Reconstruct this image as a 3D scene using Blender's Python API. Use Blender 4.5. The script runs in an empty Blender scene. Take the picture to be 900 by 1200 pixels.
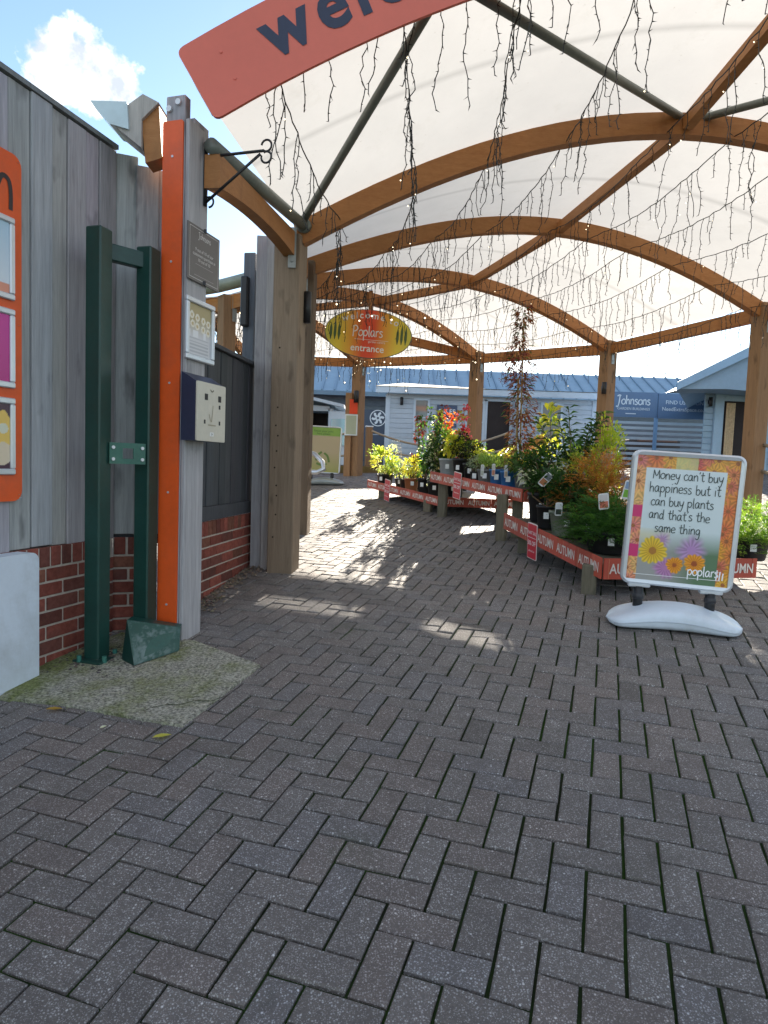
import bpy, math, random
from mathutils import Vector, Matrix
R = math.radians
rnd = random.Random(7)
sc = bpy.context.scene
col = sc.collection

# ---------------------------------------------------------------- camera, sky, sun, exposure
HC = 1.3158
cam_d = bpy.data.cameras.new('camera'); cam = bpy.data.objects.new('camera', cam_d); col.objects.link(cam)
cam_d.sensor_fit = 'VERTICAL'; cam_d.sensor_height = 36; cam_d.sensor_width = 27
cam_d.lens = 768 / 1200 * 36
cam_d.clip_start = .05; cam_d.clip_end = 2000
cam.matrix_world = Matrix.Translation((0, 0, HC)) @ Matrix.Rotation(R(90 - 4.04), 4, 'X') @ Matrix.Rotation(R(2.1), 4, 'Z')
sc.camera = cam

SUN_AZ, SUN_EL = 10, 20.9          # azimuth clockwise from +Y, elevation
w = bpy.data.worlds.new('World'); sc.world = w; w.use_nodes = True
nt = w.node_tree; nt.nodes.clear()
N = nt.nodes.new; L = nt.links.new
sky = N('ShaderNodeTexSky'); sky.sky_type = 'NISHITA'; sky.sun_disc = False
sky.sun_elevation = R(SUN_EL); sky.sun_rotation = R(SUN_AZ); sky.air_density = 1.0; sky.dust_density = .2; sky.ozone_density = 1.8
bg = N('ShaderNodeBackground'); out = N('ShaderNodeOutputWorld'); bg.inputs[1].default_value = .066
geo = N('ShaderNodeTexCoord')
def vm(op, *a):
    n = N('ShaderNodeVectorMath'); n.operation = op
    for i, x in enumerate(a):
        if hasattr(x, 'links') or hasattr(x, 'is_linked'): L(x, n.inputs[i])
        else: n.inputs[i].default_value = x
    return n
def mt(op, *a, clamp=False):
    n = N('ShaderNodeMath'); n.operation = op; n.use_clamp = clamp
    for i, x in enumerate(a):
        if hasattr(x, 'is_linked'): L(x, n.inputs[i])
        else: n.inputs[i].default_value = x
    return n.outputs[0]
nz = N('ShaderNodeTexNoise'); nz.inputs['Scale'].default_value = 17; nz.inputs['Detail'].default_value = 9; nz.inputs['Roughness'].default_value = .6
L(geo.outputs['Generated'], nz.inputs['Vector'])
dens = None
for d, r in (((-.378, .803, .455), .030), ((-.355, .815, .450), .026), ((-.404, .793, .458), .024), ((-.392, .797, .470), .020), ((-.49, .74, .446), .016), ((-.338, .826, .443), .018)):
    dv = Vector(d).normalized()
    dist = vm('DISTANCE', geo.outputs['Generated'], tuple(dv)).outputs['Value']
    v = mt('SUBTRACT', 1.0, mt('DIVIDE', dist, r))
    dens = v if dens is None else mt('MAXIMUM', dens, v)
nzv = mt('MULTIPLY', mt('SUBTRACT', nz.outputs[0],   .5), 3.4)
cl = mt('MULTIPLY', mt('ADD', mt('ADD', dens, nzv), .50), 2.4, clamp=True)
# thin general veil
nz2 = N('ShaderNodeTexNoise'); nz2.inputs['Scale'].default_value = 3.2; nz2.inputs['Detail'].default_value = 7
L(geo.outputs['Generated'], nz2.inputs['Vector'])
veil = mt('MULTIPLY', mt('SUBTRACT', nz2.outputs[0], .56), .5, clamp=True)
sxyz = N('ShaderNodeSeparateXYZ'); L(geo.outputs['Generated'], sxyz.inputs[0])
back = mt('MULTIPLY', mt('SUBTRACT', .25, sxyz.outputs[1]), 1.5, clamp=True)      # unseen cloud added behind the camera to raise and whiten ambient light
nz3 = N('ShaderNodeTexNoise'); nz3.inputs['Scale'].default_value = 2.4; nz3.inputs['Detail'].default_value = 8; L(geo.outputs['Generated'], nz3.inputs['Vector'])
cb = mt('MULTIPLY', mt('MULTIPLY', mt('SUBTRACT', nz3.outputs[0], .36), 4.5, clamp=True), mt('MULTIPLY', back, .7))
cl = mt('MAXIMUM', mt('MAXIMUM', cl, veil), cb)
cw = N('ShaderNodeMix'); cw.data_type = 'RGBA'; L(mt('MULTIPLY', mt('SUBTRACT', nz.outputs[0], .38), 4.5, clamp=True), cw.inputs[0]); cw.inputs[6].default_value = (3.0, 3.3, 3.7, 1); cw.inputs[7].default_value = (6.2, 6.2, 6.2, 1)
mx = N('ShaderNodeMix'); mx.data_type = 'RGBA'
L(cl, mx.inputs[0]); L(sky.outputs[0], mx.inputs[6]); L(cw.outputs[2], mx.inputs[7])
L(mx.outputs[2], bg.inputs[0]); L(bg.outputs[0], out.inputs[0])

sun_d = bpy.data.lights.new('sun', 'SUN'); sun_d.energy = 5; sun_d.angle = R(.5); sun_d.color = (1, .9, .76)
sun = bpy.data.objects.new('sun', sun_d); col.objects.link(sun)
sdir = Vector((math.sin(R(SUN_AZ)) * math.cos(R(SUN_EL)), math.cos(R(SUN_AZ)) * math.cos(R(SUN_EL)), math.sin(R(SUN_EL))))
sun.rotation_euler = sdir.to_track_quat('Z', 'Y').to_euler(); sun.location = sdir * 60
sc.view_settings.view_transform = 'Standard'; sc.view_settings.look = 'None'
sc.view_settings.exposure = 2.05; sc.view_settings.gamma = 1; sc.view_settings.use_curve_mapping = False
try:
    sc.cycles.max_bounces = 8; sc.cycles.transparent_max_bounces = 8
except Exception: pass

# ---------------------------------------------------------------- materials
def newmat(name):
    m = bpy.data.materials.new(name); m.use_nodes = True; m.node_tree.nodes.clear()
    return m
class NT:
    def __init__(s, m): s.t = m.node_tree
    def n(s, t, **k):
        x = s.t.nodes.new(t)
        for a, b in k.items(): setattr(x, a, b)
        return x
    def l(s, a, b): s.t.links.new(a, b)
    def math(s, op, a, b=0., clamp=False):
        x = s.n('ShaderNodeMath', operation=op, use_clamp=clamp)
        for i, v in enumerate((a, b)):
            if hasattr(v, 'is_linked'): s.l(v, x.inputs[i])
            else: x.inputs[i].default_value = v
        return x.outputs[0]
    def mix(s, f, a, b, mode='MIX'):
        x = s.n('ShaderNodeMix', data_type='RGBA', blend_type=mode)
        for i, v in ((0, f), (6, a), (7, b)):
            if hasattr(v, 'is_linked'): s.l(v, x.inputs[i])
            else: x.inputs[i].default_value = (v if i == 0 else (*v, 1))
        return x.outputs[2]
    def noise(s, scale, detail=5, rough=.6, stretch=None, off=None):
        tc = s.n('ShaderNodeTexCoord'); v = tc.outputs['Object']
        if stretch:
            mp = s.n('ShaderNodeMapping'); mp.inputs['Scale'].default_value = stretch; s.l(v, mp.inputs[0]); v = mp.outputs[0]
        x = s.n('ShaderNodeTexNoise'); x.inputs['Scale'].default_value = scale; x.inputs['Detail'].default_value = detail; x.inputs['Roughness'].default_value = rough
        s.l(v, x.inputs['Vector']); return x.outputs[0]
    def ramp(s, f, a, b):
        x = s.n('ShaderNodeMapRange', clamp=True); s.l(f, x.inputs[0]); x.inputs[1].default_value = a; x.inputs[2].default_value = b
        return x.outputs[0]
    def tint(s): return s.n('ShaderNodeAttribute', attribute_name='tint').outputs['Color']
    def finish(s, colr, rough=.6, bump=None, bs=.3, bd=.01, metal=0, spec=.5, extra=None):
        p = s.n('ShaderNodeBsdfPrincipled'); o = s.n('ShaderNodeOutputMaterial')
        c = s.mix(1., colr, s.tint(), 'MULTIPLY'); s.l(c, p.inputs['Base Color'])
        if hasattr(rough, 'is_linked'): s.l(rough, p.inputs['Roughness'])
        else: p.inputs['Roughness'].default_value = rough
        p.inputs['Metallic'].default_value = metal; p.inputs['Specular IOR Level'].default_value = spec
        if bump is not None:
            b = s.n('ShaderNodeBump'); b.inputs['Strength'].default_value = bs; b.inputs['Distance'].default_value = bd
            s.l(bump, b.inputs['Height']); s.l(b.outputs[0], p.inputs['Normal'])
        s.l(p.outputs[0], o.inputs[0]); return p
M = {}
def simple(name, c, rough=.5, var=.15, scale=6, metal=0, bump=.1, spec=.5, stretch=None, dirt=None, bd=.004):
    m = newmat(name); t = NT(m)
    a = t.noise(scale, stretch=stretch); b = t.noise(scale * 9, 3, stretch=stretch)
    k = t.math('ADD', t.math('MULTIPLY', a, .65), t.math('MULTIPLY', b, .35))
    k = t.ramp(k, .3, .7)
    c0 = tuple(x * (1 - var) for x in c); c1 = tuple(min(1, x * (1 + var)) for x in c)
    cc = t.mix(k, c0, c1)
    if dirt:
        d = t.ramp(t.noise(2.3, 6, .7), .5, .72); cc = t.mix(t.math('MULTIPLY', d, dirt[3]), cc, dirt[:3])
    t.finish(cc, rough, b, bump, bd, metal, spec); M[name] = m; return m
def wood(name, c, dark, grain=(14, 14, .9), rough=.75, knots=.7, bs=.5):
    m = newmat(name); t = NT(m)
    g = t.noise(3, 7, .65, grain); f = t.noise(11, 4, .6, grain)
    blot = t.ramp(t.noise(1.7, 4, .6, (1.5, 1.5, .8)), .35, .75)
    kn = t.ramp(t.noise(3.4, 3, .5, (2.4, 2.4, .9)), .60, .72)
    k = t.ramp(t.math('ADD', t.math('MULTIPLY', g, .6), t.math('MULTIPLY', f, .4)), .33, .68)
    cc = t.mix(k, dark, c)
    cc = t.mix(t.math('MULTIPLY', blot, .5), cc, tuple(x * .66 for x in c))
    cc = t.mix(t.math('MULTIPLY', kn, knots), cc, tuple(x * .45 for x in dark))
    t.finish(cc, rough, t.math('ADD', g, t.math('MULTIPLY', f, .5)), bs, .006, 0, .3); M[name] = m; return m
wood('grey_timber', (.50, .49, .50), (.26, .255, .262), (12, 12, .6), .8)
wood('dark_timber', (.10, .105, .115), (.055, .058, .065), (12, 12, .6), .75, .3)
wood('post_timber', (.33, .25, .175), (.20, .145, .10), (12, 12, .6), .75)
wood('orange_post_timber', (.36, .215, .115), (.23, .13, .065), (12, 12, .6), .7)
wood('glulam', (.47, .215, .072), (.33, .13, .038), (2.2, 2.2, 9), .55, .25, .2)
wood('bench_timber', (.24, .21, .16), (.13, .12, .085), (10, 10, 1), .8)
simple('green_steel', (.010, .052, .042), .35, .25, 5, bump=.12, spec=.5, dirt=(.03, .05, .035, .5))
simple('tube_green', (.17, .19, .165), .4, .25, 4, bump=.1)
simple('grey_steel', (.33, .36, .36), .4, .15, 8, .5)
simple('black_steel', (.012, .012, .014), .45, .2, 9)
simple('bright_steel', (.62, .64, .66), .3, .15, 8, .85)
simple('orange_panel', (.80, .105, .014), .42, .12, 2.5, bump=.06, dirt=(.52, .10, .04, .6))
simple('sign_red', (.74, .155, .10), .45, .06, 2, bump=.04)
simple('navy', (.018, .026, .062), .4, .2, 5)
simple('white_plastic', (.66, .74, .82), .35, .06, 4, bump=.06, dirt=(.40, .44, .45, .6))
simple('cream_panel', (.62, .58, .48), .38, .08, 6, dirt=(.5, .46, .36, .4))
simple('frame_silver', (.62, .65, .68), .3, .06, 5, .35)
simple('print', (1, 1, 1), .32, .03, 6, bump=.02, spec=.5)
simple('matte_print', (1, 1, 1), .6, .05, 5, bump=.05)
simple('slate_plaque', (.13, .12, .115), .35, .12, 4, bump=.04)
simple('pot_black', (.016, .016, .018), .42, .3, 8, spec=.4)
simple('pot', (1, 1, 1), .5, .14, 8, bump=.1)
simple('soil', (.045, .03, .02), .95, .5, 40, bump=.8)
simple('blue_cladding', (.28, .41, .53), .6, .10, 3, dirt=(.22, .33, .43, .5))
simple('pale_cladding', (.42, .50, .58), .6, .10, 3, dirt=(.34, .41, .48, .5))
simple('metal_roof', (.24, .36, .47), .5, .10, 2.2, .0, dirt=(.30, .40, .48, .5))
simple('felt_roof', (.52, .47, .38), .9, .15, 9)
simple('slate_cladding', (.115, .135, .165), .7, .3, 4, stretch=(1, 1, 6))
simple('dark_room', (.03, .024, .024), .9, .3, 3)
simple('blue_board', (.085, .17, .32), .4, .1, 3)
simple('rope', (.34, .29, .22), .9, .3, 30)
simple('wire_black', (.012, .014, .013), .5, .2, 9)
simple('mortar', (.52, .46, .39), .95, .2, 22, bump=.5)
simple('glove', (.5, .5, .5), .6)
# brick: tint carries each brick's own colour
m = newmat('brick'); t = NT(m); a = t.noise(30, 5, .7); b = t.noise(6, 4)
cc = t.mix(t.ramp(a, .3, .75), (.20, .052, .038), (.36, .115, .082)); cc = t.mix(t.math('MULTIPLY', t.ramp(b, .52, .72), .5), cc, (.15, .07, .06))
t.finish(cc, .85, a, .5, .004, 0, .25); M['brick'] = m
# paver: dark concrete block with pale aggregate
m = newmat('paver'); t = NT(m)
big = t.noise(1.1, 5, .6); mid = t.noise(9, 5, .65); fine = t.noise(190, 3, .7)
cc = t.mix(t.ramp(mid, .3, .7), (.124, .110, .100), (.190, .168, .153))
cc = t.mix(t.math('MULTIPLY', t.ramp(big, .42, .66), .45), cc, (.190, .160, .138))
cc = t.mix(t.math('MULTIPLY', t.ramp(fine, .35, .6), .5), cc, (.085, .079, .078))
def specks(scale, r0, r1, thr):
    tc = t.n('ShaderNodeTexCoord'); v = t.n('ShaderNodeTexVoronoi'); v.inputs['Scale'].default_value = scale; t.l(tc.outputs['Object'], v.inputs['Vector'])
    d = t.ramp(v.outputs['Distance'], r1, r0)
    sp = t.n('ShaderNodeSeparateColor'); t.l(v.outputs['Color'], sp.inputs[0])
    return t.math('MULTIPLY', d, t.math('GREATER_THAN', sp.outputs[0], thr))
cc = t.mix(t.math('MULTIPLY', specks(150, .18, .42, .42), t.ramp(mid, .15, .6)), cc, (.44, .43, .42))
cc = t.mix(t.math('MULTIPLY', specks(300, .2, .45, .5), .7), cc, (.42, .41, .40))
cc = t.mix(t.math('MULTIPLY', specks(58, .08, .22, .78), .9), cc, (.66, .65, .63))
mo = t.math('MULTIPLY', t.ramp(t.noise(2.6, 7, .78), .56, .76), .5); cc = t.mix(mo, cc, (.060, .066, .040))
st = t.math('MULTIPLY', t.ramp(t.noise(.55, 6, .7), .50, .70), .38); cc = t.mix(st, cc, (.070, .066, .064))
li = t.math('MULTIPLY', t.ramp(t.noise(13, 5, .8), .66, .74), .5); cc = t.mix(li, cc, (.045, .043, .040))
pl = t.math('MULTIPLY', t.ramp(t.noise(7.3, 5, .8), .68, .78), .45); cc = t.mix(pl, cc, (.26, .25, .235))
t.finish(cc, .72, t.math('ADD', fine, mid), .55, .003, 0, .35); M['paver'] = m
# joint bed: dark sand with moss
m = newmat('moss_joint'); t = NT(m)
a = t.noise(60, 4, .7); b = t.ramp(t.noise(1.3, 5, .6), .36, .58)
cc = t.mix(t.ramp(a, .3, .7), (.010, .011, .008), (.024, .024, .017)); cc = t.mix(t.math('MULTIPLY', b, .9), cc, (.028, .062, .012))
t.finish(cc, .95, a, .8, .004, 0, .1); M['moss_joint'] = m
# concrete slab with moss
m = newmat('mossy_concrete'); t = NT(m)
a = t.noise(70, 5, .75); b = t.noise(4.2, 6, .7); tc = t.n('ShaderNodeTexCoord'); sx = t.n('ShaderNodeSeparateXYZ'); t.l(tc.outputs['Object'], sx.inputs[0])
cc = t.mix(t.ramp(a, .36, .66), (.11, .108, .09), (.58, .565, .47))
g = t.math('MULTIPLY', t.ramp(t.math('ADD', b, t.math('MULTIPLY', sx.outputs[0], -.22)), .44, .68), .85)
cc = t.mix(g, cc, t.mix(t.ramp(a, .3, .7), (.07, .10, .02), (.24, .27, .07)))
v = t.n('ShaderNodeTexVoronoi'); v.inputs['Scale'].default_value = 60; t.l(tc.outputs['Object'], v.inputs['Vector'])
pit = t.ramp(v.outputs['Distance'], .05, .4); cc = t.mix(t.math('MULTIPLY', t.math('SUBTRACT', 1., pit), .55), cc, (.05, .05, .04))
t.finish(cc, .95, t.math('ADD', a, pit), .9, .006, 0, .2); M['mossy_concrete'] = m
# canopy fabric: thin translucent membrane with welded seams (tint = print of seams)
m = newmat('canopy_fabric'); t = NT(m); o = t.n('ShaderNodeOutputMaterial'); d = t.n('ShaderNodeBsdfDiffuse'); tr = t.n('ShaderNodeBsdfTranslucent'); mxs = t.n('ShaderNodeMixShader'); mxs.inputs[0].default_value = .5
k = t.ramp(t.noise(.9, 7, .7), .3, .7); c0 = t.mix(k, (.47, .468, .46), (.54, .536, .525))
st = t.ramp(t.noise(1.6, 8, .75, (1, 1, 1)), .56, .74); c0 = t.mix(t.math('MULTIPLY', st, .35), c0, (.36, .35, .31)); sp = t.ramp(t.noise(26, 4, .7), .66, .74); c0 = t.mix(t.math('MULTIPLY', sp, .4), c0, (.25, .24, .2))
c0 = t.mix(1., c0, t.tint(), 'MULTIPLY'); bmp = t.n('ShaderNodeBump'); bmp.inputs['Strength'].default_value = .25; bmp.inputs['Distance'].default_value = .03; t.l(t.noise(2.2, 5, .55), bmp.inputs['Height']); t.l(bmp.outputs[0], d.inputs['Normal'])
t.l(c0, d.inputs[0]); t.l(c0, tr.inputs[0]); t.l(d.outputs[0], mxs.inputs[1]); t.l(tr.outputs[0], mxs.inputs[2]); t.l(mxs.outputs[0], o.inputs[0]); M['canopy_fabric'] = m
# leaves: tint carries each leaf's colour
m = newmat('leaf'); t = NT(m); o = t.n('ShaderNodeOutputMaterial'); p = t.n('ShaderNodeBsdfPrincipled'); tr = t.n('ShaderNodeBsdfTranslucent'); mxs = t.n('ShaderNodeMixShader'); mxs.inputs[0].default_value = .46
k = t.noise(25, 3); c0 = t.mix(1., t.mix(k, (.8, .8, .8), (1.3, 1.3, 1.3)), t.tint(), 'MULTIPLY')
t.l(c0, p.inputs['Base Color']); p.inputs['Roughness'].default_value = .45; p.inputs['Specular IOR Level'].default_value = .4
t.l(t.mix(1., c0, (1.5, 1.6, .9), 'MULTIPLY'), tr.inputs[0]); t.l(p.outputs[0], mxs.inputs[1]); t.l(tr.outputs[0], mxs.inputs[2]); t.l(mxs.outputs[0], o.inputs[0]); M['leaf'] = m
m = newmat('bulb_glow'); t = NT(m); o = t.n('ShaderNodeOutputMaterial'); e = t.n('ShaderNodeEmission'); e.inputs[0].default_value = (1, .82, .55, 1); e.inputs[1].default_value = 1.1; t.l(e.outputs[0], o.inputs[0]); M['bulb_glow'] = m
m = newmat('glass'); t = NT(m); p = t.finish((.10, .14, .16), .06, None, spec=.9); M['glass'] = m
m = newmat('ground_far'); t = NT(m); cc = t.mix(t.ramp(t.noise(3, 5), .3, .7), (.10, .095, .09), (.15, .14, .13)); t.finish(cc, .9, t.noise(40), .4); M['ground_far'] = m

# ---------------------------------------------------------------- mesh helpers
GX, GY = .036345, .089706
def gz(x, y): return GX * min(max(x, -8), 8) + GY * min(max(y, -4), 14)
def V(*a): return Vector(a)
class MB:
    def __init__(s): s.v = []; s.f = []; s.t = []; s.vt = {}; s.mi = []
    def add(s, vs, fs, tint=(1, 1, 1), mi=0):
        b = len(s.v); s.v += [tuple(p) for p in vs]; s.f += [tuple(i + b for i in f) for f in fs]; s.t += [tint] * len(fs); s.mi += [mi] * len(fs); return b
    def obox(s, o, ax, ay, az, tint=(1, 1, 1), bev=0, mi=0):      # corner + three edge vectors
        o, ax, ay, az = map(Vector, (o, ax, ay, az))
        if ax.cross(ay).dot(az) < 0: ax, ay = ay, ax
        if not bev:
            P = [o, o + ax, o + ax + ay, o + ay]; P += [p + az for p in P]
            s.add(P, [(3, 2, 1, 0), (4, 5, 6, 7), (0, 1, 5, 4), (1, 2, 6, 5), (2, 3, 7, 6), (3, 0, 4, 7)], tint, mi); return
        la, lb, lc = ax.length, ay.length, az.length; b = min(bev, .45 * la, .45 * lb, .45 * lc)
        A, B, Cc = ax / la, ay / lb, az / lc
        vs = []; idx = {}
        for i in (0, 1):
            for j in (0, 1):
                for k in (0, 1):
                    c = o + A * (la * i) + B * (lb * j) + Cc * (lc * k); da, db, dc = A * (b * (1 - 2 * i)), B * (b * (1 - 2 * j)), Cc * (b * (1 - 2 * k))
                    idx[i, j, k, 0] = len(vs); vs.append(c + db + dc)
                    idx[i, j, k, 1] = len(vs); vs.append(c + da + dc)
                    idx[i, j, k, 2] = len(vs); vs.append(c + da + db)
        g = lambda i, j, k, n: idx[i, j, k, n]
        fs = []
        for i in (0, 1):
            q = [g(i, 0, 0, 0), g(i, 1, 0, 0), g(i, 1, 1, 0), g(i, 0, 1, 0)]; fs.append(q if i else q[::-1])
            q = [g(0, i, 0, 1), g(0, i, 1, 1), g(1, i, 1, 1), g(1, i, 0, 1)]; fs.append(q if i else q[::-1])
            q = [g(0, 0, i, 2), g(1, 0, i, 2), g(1, 1, i, 2), g(0, 1, i, 2)]; fs.append(q if i else q[::-1])
        for i in (0, 1):
            for j in (0, 1):
                fs.append([g(i, j, 0, 0), g(i, j, 1, 0), g(i, j, 1, 1), g(i, j, 0, 1)])
                fs.append([g(i, 0, j, 0), g(i, 1, j, 0), g(i, 1, j, 2), g(i, 0, j, 2)])
                fs.append([g(0, i, j, 1), g(1, i, j, 1), g(1, i, j, 2), g(0, i, j, 2)])
                for k in (0, 1): fs.append([g(i, j, k, 0), g(i, j, k, 1), g(i, j, k, 2)])
        ctr = o + (ax + ay + az) / 2; out = []
        for f in fs:
            p = [vs[i] for i in f]; n = (p[1] - p[0]).cross(p[2] - p[0]); fc = sum(p, Vector()) / len(p)
            out.append(tuple(f) if n.dot(fc - ctr) > 0 else tuple(reversed(f)))
        s.add(vs, out, tint, mi)
    def box(s, c, size, rz=0, tint=(1, 1, 1), bev=0):
        c = Vector(c); a = Vector((math.cos(rz), math.sin(rz), 0)) * size[0]; b = Vector((-math.sin(rz), math.cos(rz), 0)) * size[1]; z = V(0, 0, size[2])
        s.obox(c - (a + b + z) / 2, a, b, z, tint, bev)
    def tube(s, pts, r, n=8, tint=(1, 1, 1), caps=True, closed=False):
        pts = [Vector(p) for p in pts]; rs = r if isinstance(r, (list, tuple)) else [r] * len(pts); m = len(pts)
        vs = []; u = None
        for i, p in enumerate(pts):
            d = (pts[(i + 1) % m] - pts[i - 1]) if closed else (pts[min(i + 1, m - 1)] - pts[max(i - 1, 0)])
            if d.length < 1e-9: d = V(0, 0, 1)
            d.normalize()
            if u is None: u = d.orthogonal().normalized()
            else:
                u = u - d * u.dot(d)
                u = d.orthogonal().normalized() if u.length < 1e-5 else u.normalized()
            b = d.cross(u)
            for k in range(n):
                a = 2 * math.pi * k / n; vs.append(p + (u * math.cos(a) + b * math.sin(a)) * rs[i])
        fs = []
        for i in range(m if closed else m - 1):
            j = (i + 1) % m
            for k in range(n): fs.append((i * n + k, i * n + (k + 1) % n, j * n + (k + 1) % n, j * n + k))
        if caps and not closed: fs.append(tuple(range(n - 1, -1, -1))); fs.append(tuple((m - 1) * n + k for k in range(n)))
        s.add(vs, fs, tint)
    def lathe(s, o, prof, n=20, tint=(1, 1, 1), sx=1, sy=1):
        o = Vector(o); vs = []; fs = []
        for r, z in prof:
            for k in range(n): a = 2 * math.pi * k / n; vs.append(o + V(r * sx * math.cos(a), r * sy * math.sin(a), z))
        for i in range(len(prof) - 1):
            for k in range(n): fs.append((i * n + k, i * n + (k + 1) % n, (i + 1) * n + (k + 1) % n, (i + 1) * n + k))
        s.add(vs, fs, tint)
    def prism(s, pts, ext, tint=(1, 1, 1), tint_side=None):           # polygon (3-D, planar) extruded by vector ext
        pts = [Vector(p) for p in pts]; ext = Vector(ext); n = len(pts)
        nrm = sum(((pts[i] - pts[0]).cross(pts[(i + 1) % n] - pts[0]) for i in range(n)), Vector())
        if nrm.dot(ext) > 0: pts = pts[::-1]
        s.add(pts + [p + ext for p in pts], [tuple(range(n)), tuple(range(2 * n - 1, n - 1, -1))], tint)
        s.add(pts + [p + ext for p in pts], [(i, i + n, (i + 1) % n + n, (i + 1) % n) for i in range(n)], tint_side or tint)
    def grid(s, fn, nu, nv, tf=None, tint=(1, 1, 1)):
        b = len(s.v)
        for j in range(nv + 1):
            for i in range(nu + 1):
                u, v = i / nu, j / nv; s.v.append(tuple(fn(u, v)))
                if tf: s.vt[len(s.v) - 1] = tf(u, v)
        for j in range(nv):
            for i in range(nu):
                a = b + j * (nu + 1) + i; s.f.append((a, a + 1, a + nu + 2, a + nu + 1)); s.t.append(tint); s.mi.append(0)
    def build(s, name, mat, parent=None, smooth=False, origin=None):
        me = bpy.data.meshes.new(name)
        if origin is None:
            xs = [p[0] for p in s.v]; ys = [p[1] for p in s.v]; zs = [p[2] for p in s.v]
            origin = V((min(xs) + max(xs)) / 2, (min(ys) + max(ys)) / 2, min(zs))
        origin = Vector(origin)
        me.from_pydata([(p[0] - origin.x, p[1] - origin.y, p[2] - origin.z) for p in s.v], [], s.f)
        for mm in (mat if isinstance(mat, (list, tuple)) else [mat]): me.materials.append(M[mm])
        at = me.color_attributes.new('tint', 'FLOAT_COLOR', 'CORNER'); buf = []
        for i, f in enumerate(s.f):
            t_ = s.t[i]
            for vi in f:
                c = s.vt.get(vi, t_); buf += (c[0], c[1], c[2], 1)
        at.data.foreach_set('color', buf)
        if any(s.mi): me.polygons.foreach_set('material_index', s.mi)
        if smooth: me.polygons.foreach_set('use_smooth', [True] * len(me.polygons))
        me.update()
        o = bpy.data.objects.new(name, me); col.objects.link(o)
        wp[o.name] = origin
        if parent is not None: o.parent = parent; o.location = origin - wp[parent.name]
        else: o.location = origin
        return o
wp = {}
def thing(name, loc, label, cat, group=None):
    o = bpy.data.objects.new(name, None); o.empty_display_size = .1; col.objects.link(o); o.location = loc; wp[o.name] = Vector(loc)
    return tag(o, label, cat, group)
def tag(o, label, cat, group=None):
    o['label'] = label; o['category'] = cat
    if group: o['group'] = group
    return o
def struct(o): o['kind'] = 'structure'; return o
class Fr:                                                    # a flat drawing frame: origin, x, y, outward normal
    def __init__(s, o, x, y): s.o = Vector(o); s.x = Vector(x).normalized(); s.y = Vector(y).normalized(); s.n = s.x.cross(s.y).normalized()
    def p(s, a, b, e=0): return s.o + s.x * a + s.y * b + s.n * e
    def rot(s, a, b, ang): c, q = math.cos(ang), math.sin(ang); return Fr(s.p(a, b), s.x * c + s.y * q, s.y * c - s.x * q)
_tc = {}
def glyphs(txt, bold):
    k = (txt, bold)
    if k not in _tc:
        cu = bpy.data.curves.new('t', 'FONT'); cu.body = txt; cu.offset = bold; cu.resolution_u = 4
        ob = bpy.data.objects.new('t', cu); col.objects.link(ob); dg = bpy.context.evaluated_depsgraph_get(); dg.update()
        me = bpy.data.meshes.new_from_object(ob.evaluated_get(dg))
        vs = [tuple(v.co[:2]) for v in me.vertices]; fs = [tuple(p.vertices) for p in me.polygons]
        bpy.data.objects.remove(ob); bpy.data.meshes.remove(me); bpy.data.curves.remove(cu)
        _tc[k] = (vs, fs)
    return _tc[k]
def text(mb, fr, s, a, b, size, bold=0., align='c', tint=(1, 1, 1), e=.002, sx=1., shear=0.):
    vs, fs = glyphs(s, bold)
    if not vs: return
    x0 = min(v[0] for v in vs); x1 = max(v[0] for v in vs)
    off = {'c': (x0 + x1) / 2, 'l': x0, 'r': x1}[align]
    mb.add([fr.p(a + ((x - off) + y * shear) * size * sx, b + y * size, e) for x, y in vs], fs, tint)
def smooth_line(pts, k=5):
    if len(pts) < 3: return pts
    o = []
    P = [pts[0]] + list(pts) + [pts[-1]]
    for i in range(1, len(P) - 2):
        for q in range(k):
            t_ = q / k; a, b, c, d = P[i - 1], P[i], P[i + 1], P[i + 2]
            o.append(tuple(.5 * (2 * b[j] + (c[j] - a[j]) * t_ + (2 * a[j] - 5 * b[j] + 4 * c[j] - d[j]) * t_ ** 2 + (3 * b[j] - a[j] - 3 * c[j] + d[j]) * t_ ** 3) for j in (0, 1)))
    o.append(tuple(pts[-1])); return o
def ribbon(mb, fr, pts, wd, tint=(1, 1, 1), e=.002, sm=True):
    pts = smooth_line(pts) if sm else pts; vs = []; n = len(pts)
    for i, p in enumerate(pts):
        a = pts[max(i - 1, 0)]; b = pts[min(i + 1, n - 1)]; dx, dy = b[0] - a[0], b[1] - a[1]; l = math.hypot(dx, dy) or 1
        nx, ny = -dy / l * wd / 2, dx / l * wd / 2; vs += [fr.p(p[0] + nx, p[1] + ny, e), fr.p(p[0] - nx, p[1] - ny, e)]
    mb.add(vs, [(2 * i, 2 * i + 1, 2 * i + 3, 2 * i + 2) for i in range(n - 1)], tint)
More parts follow.
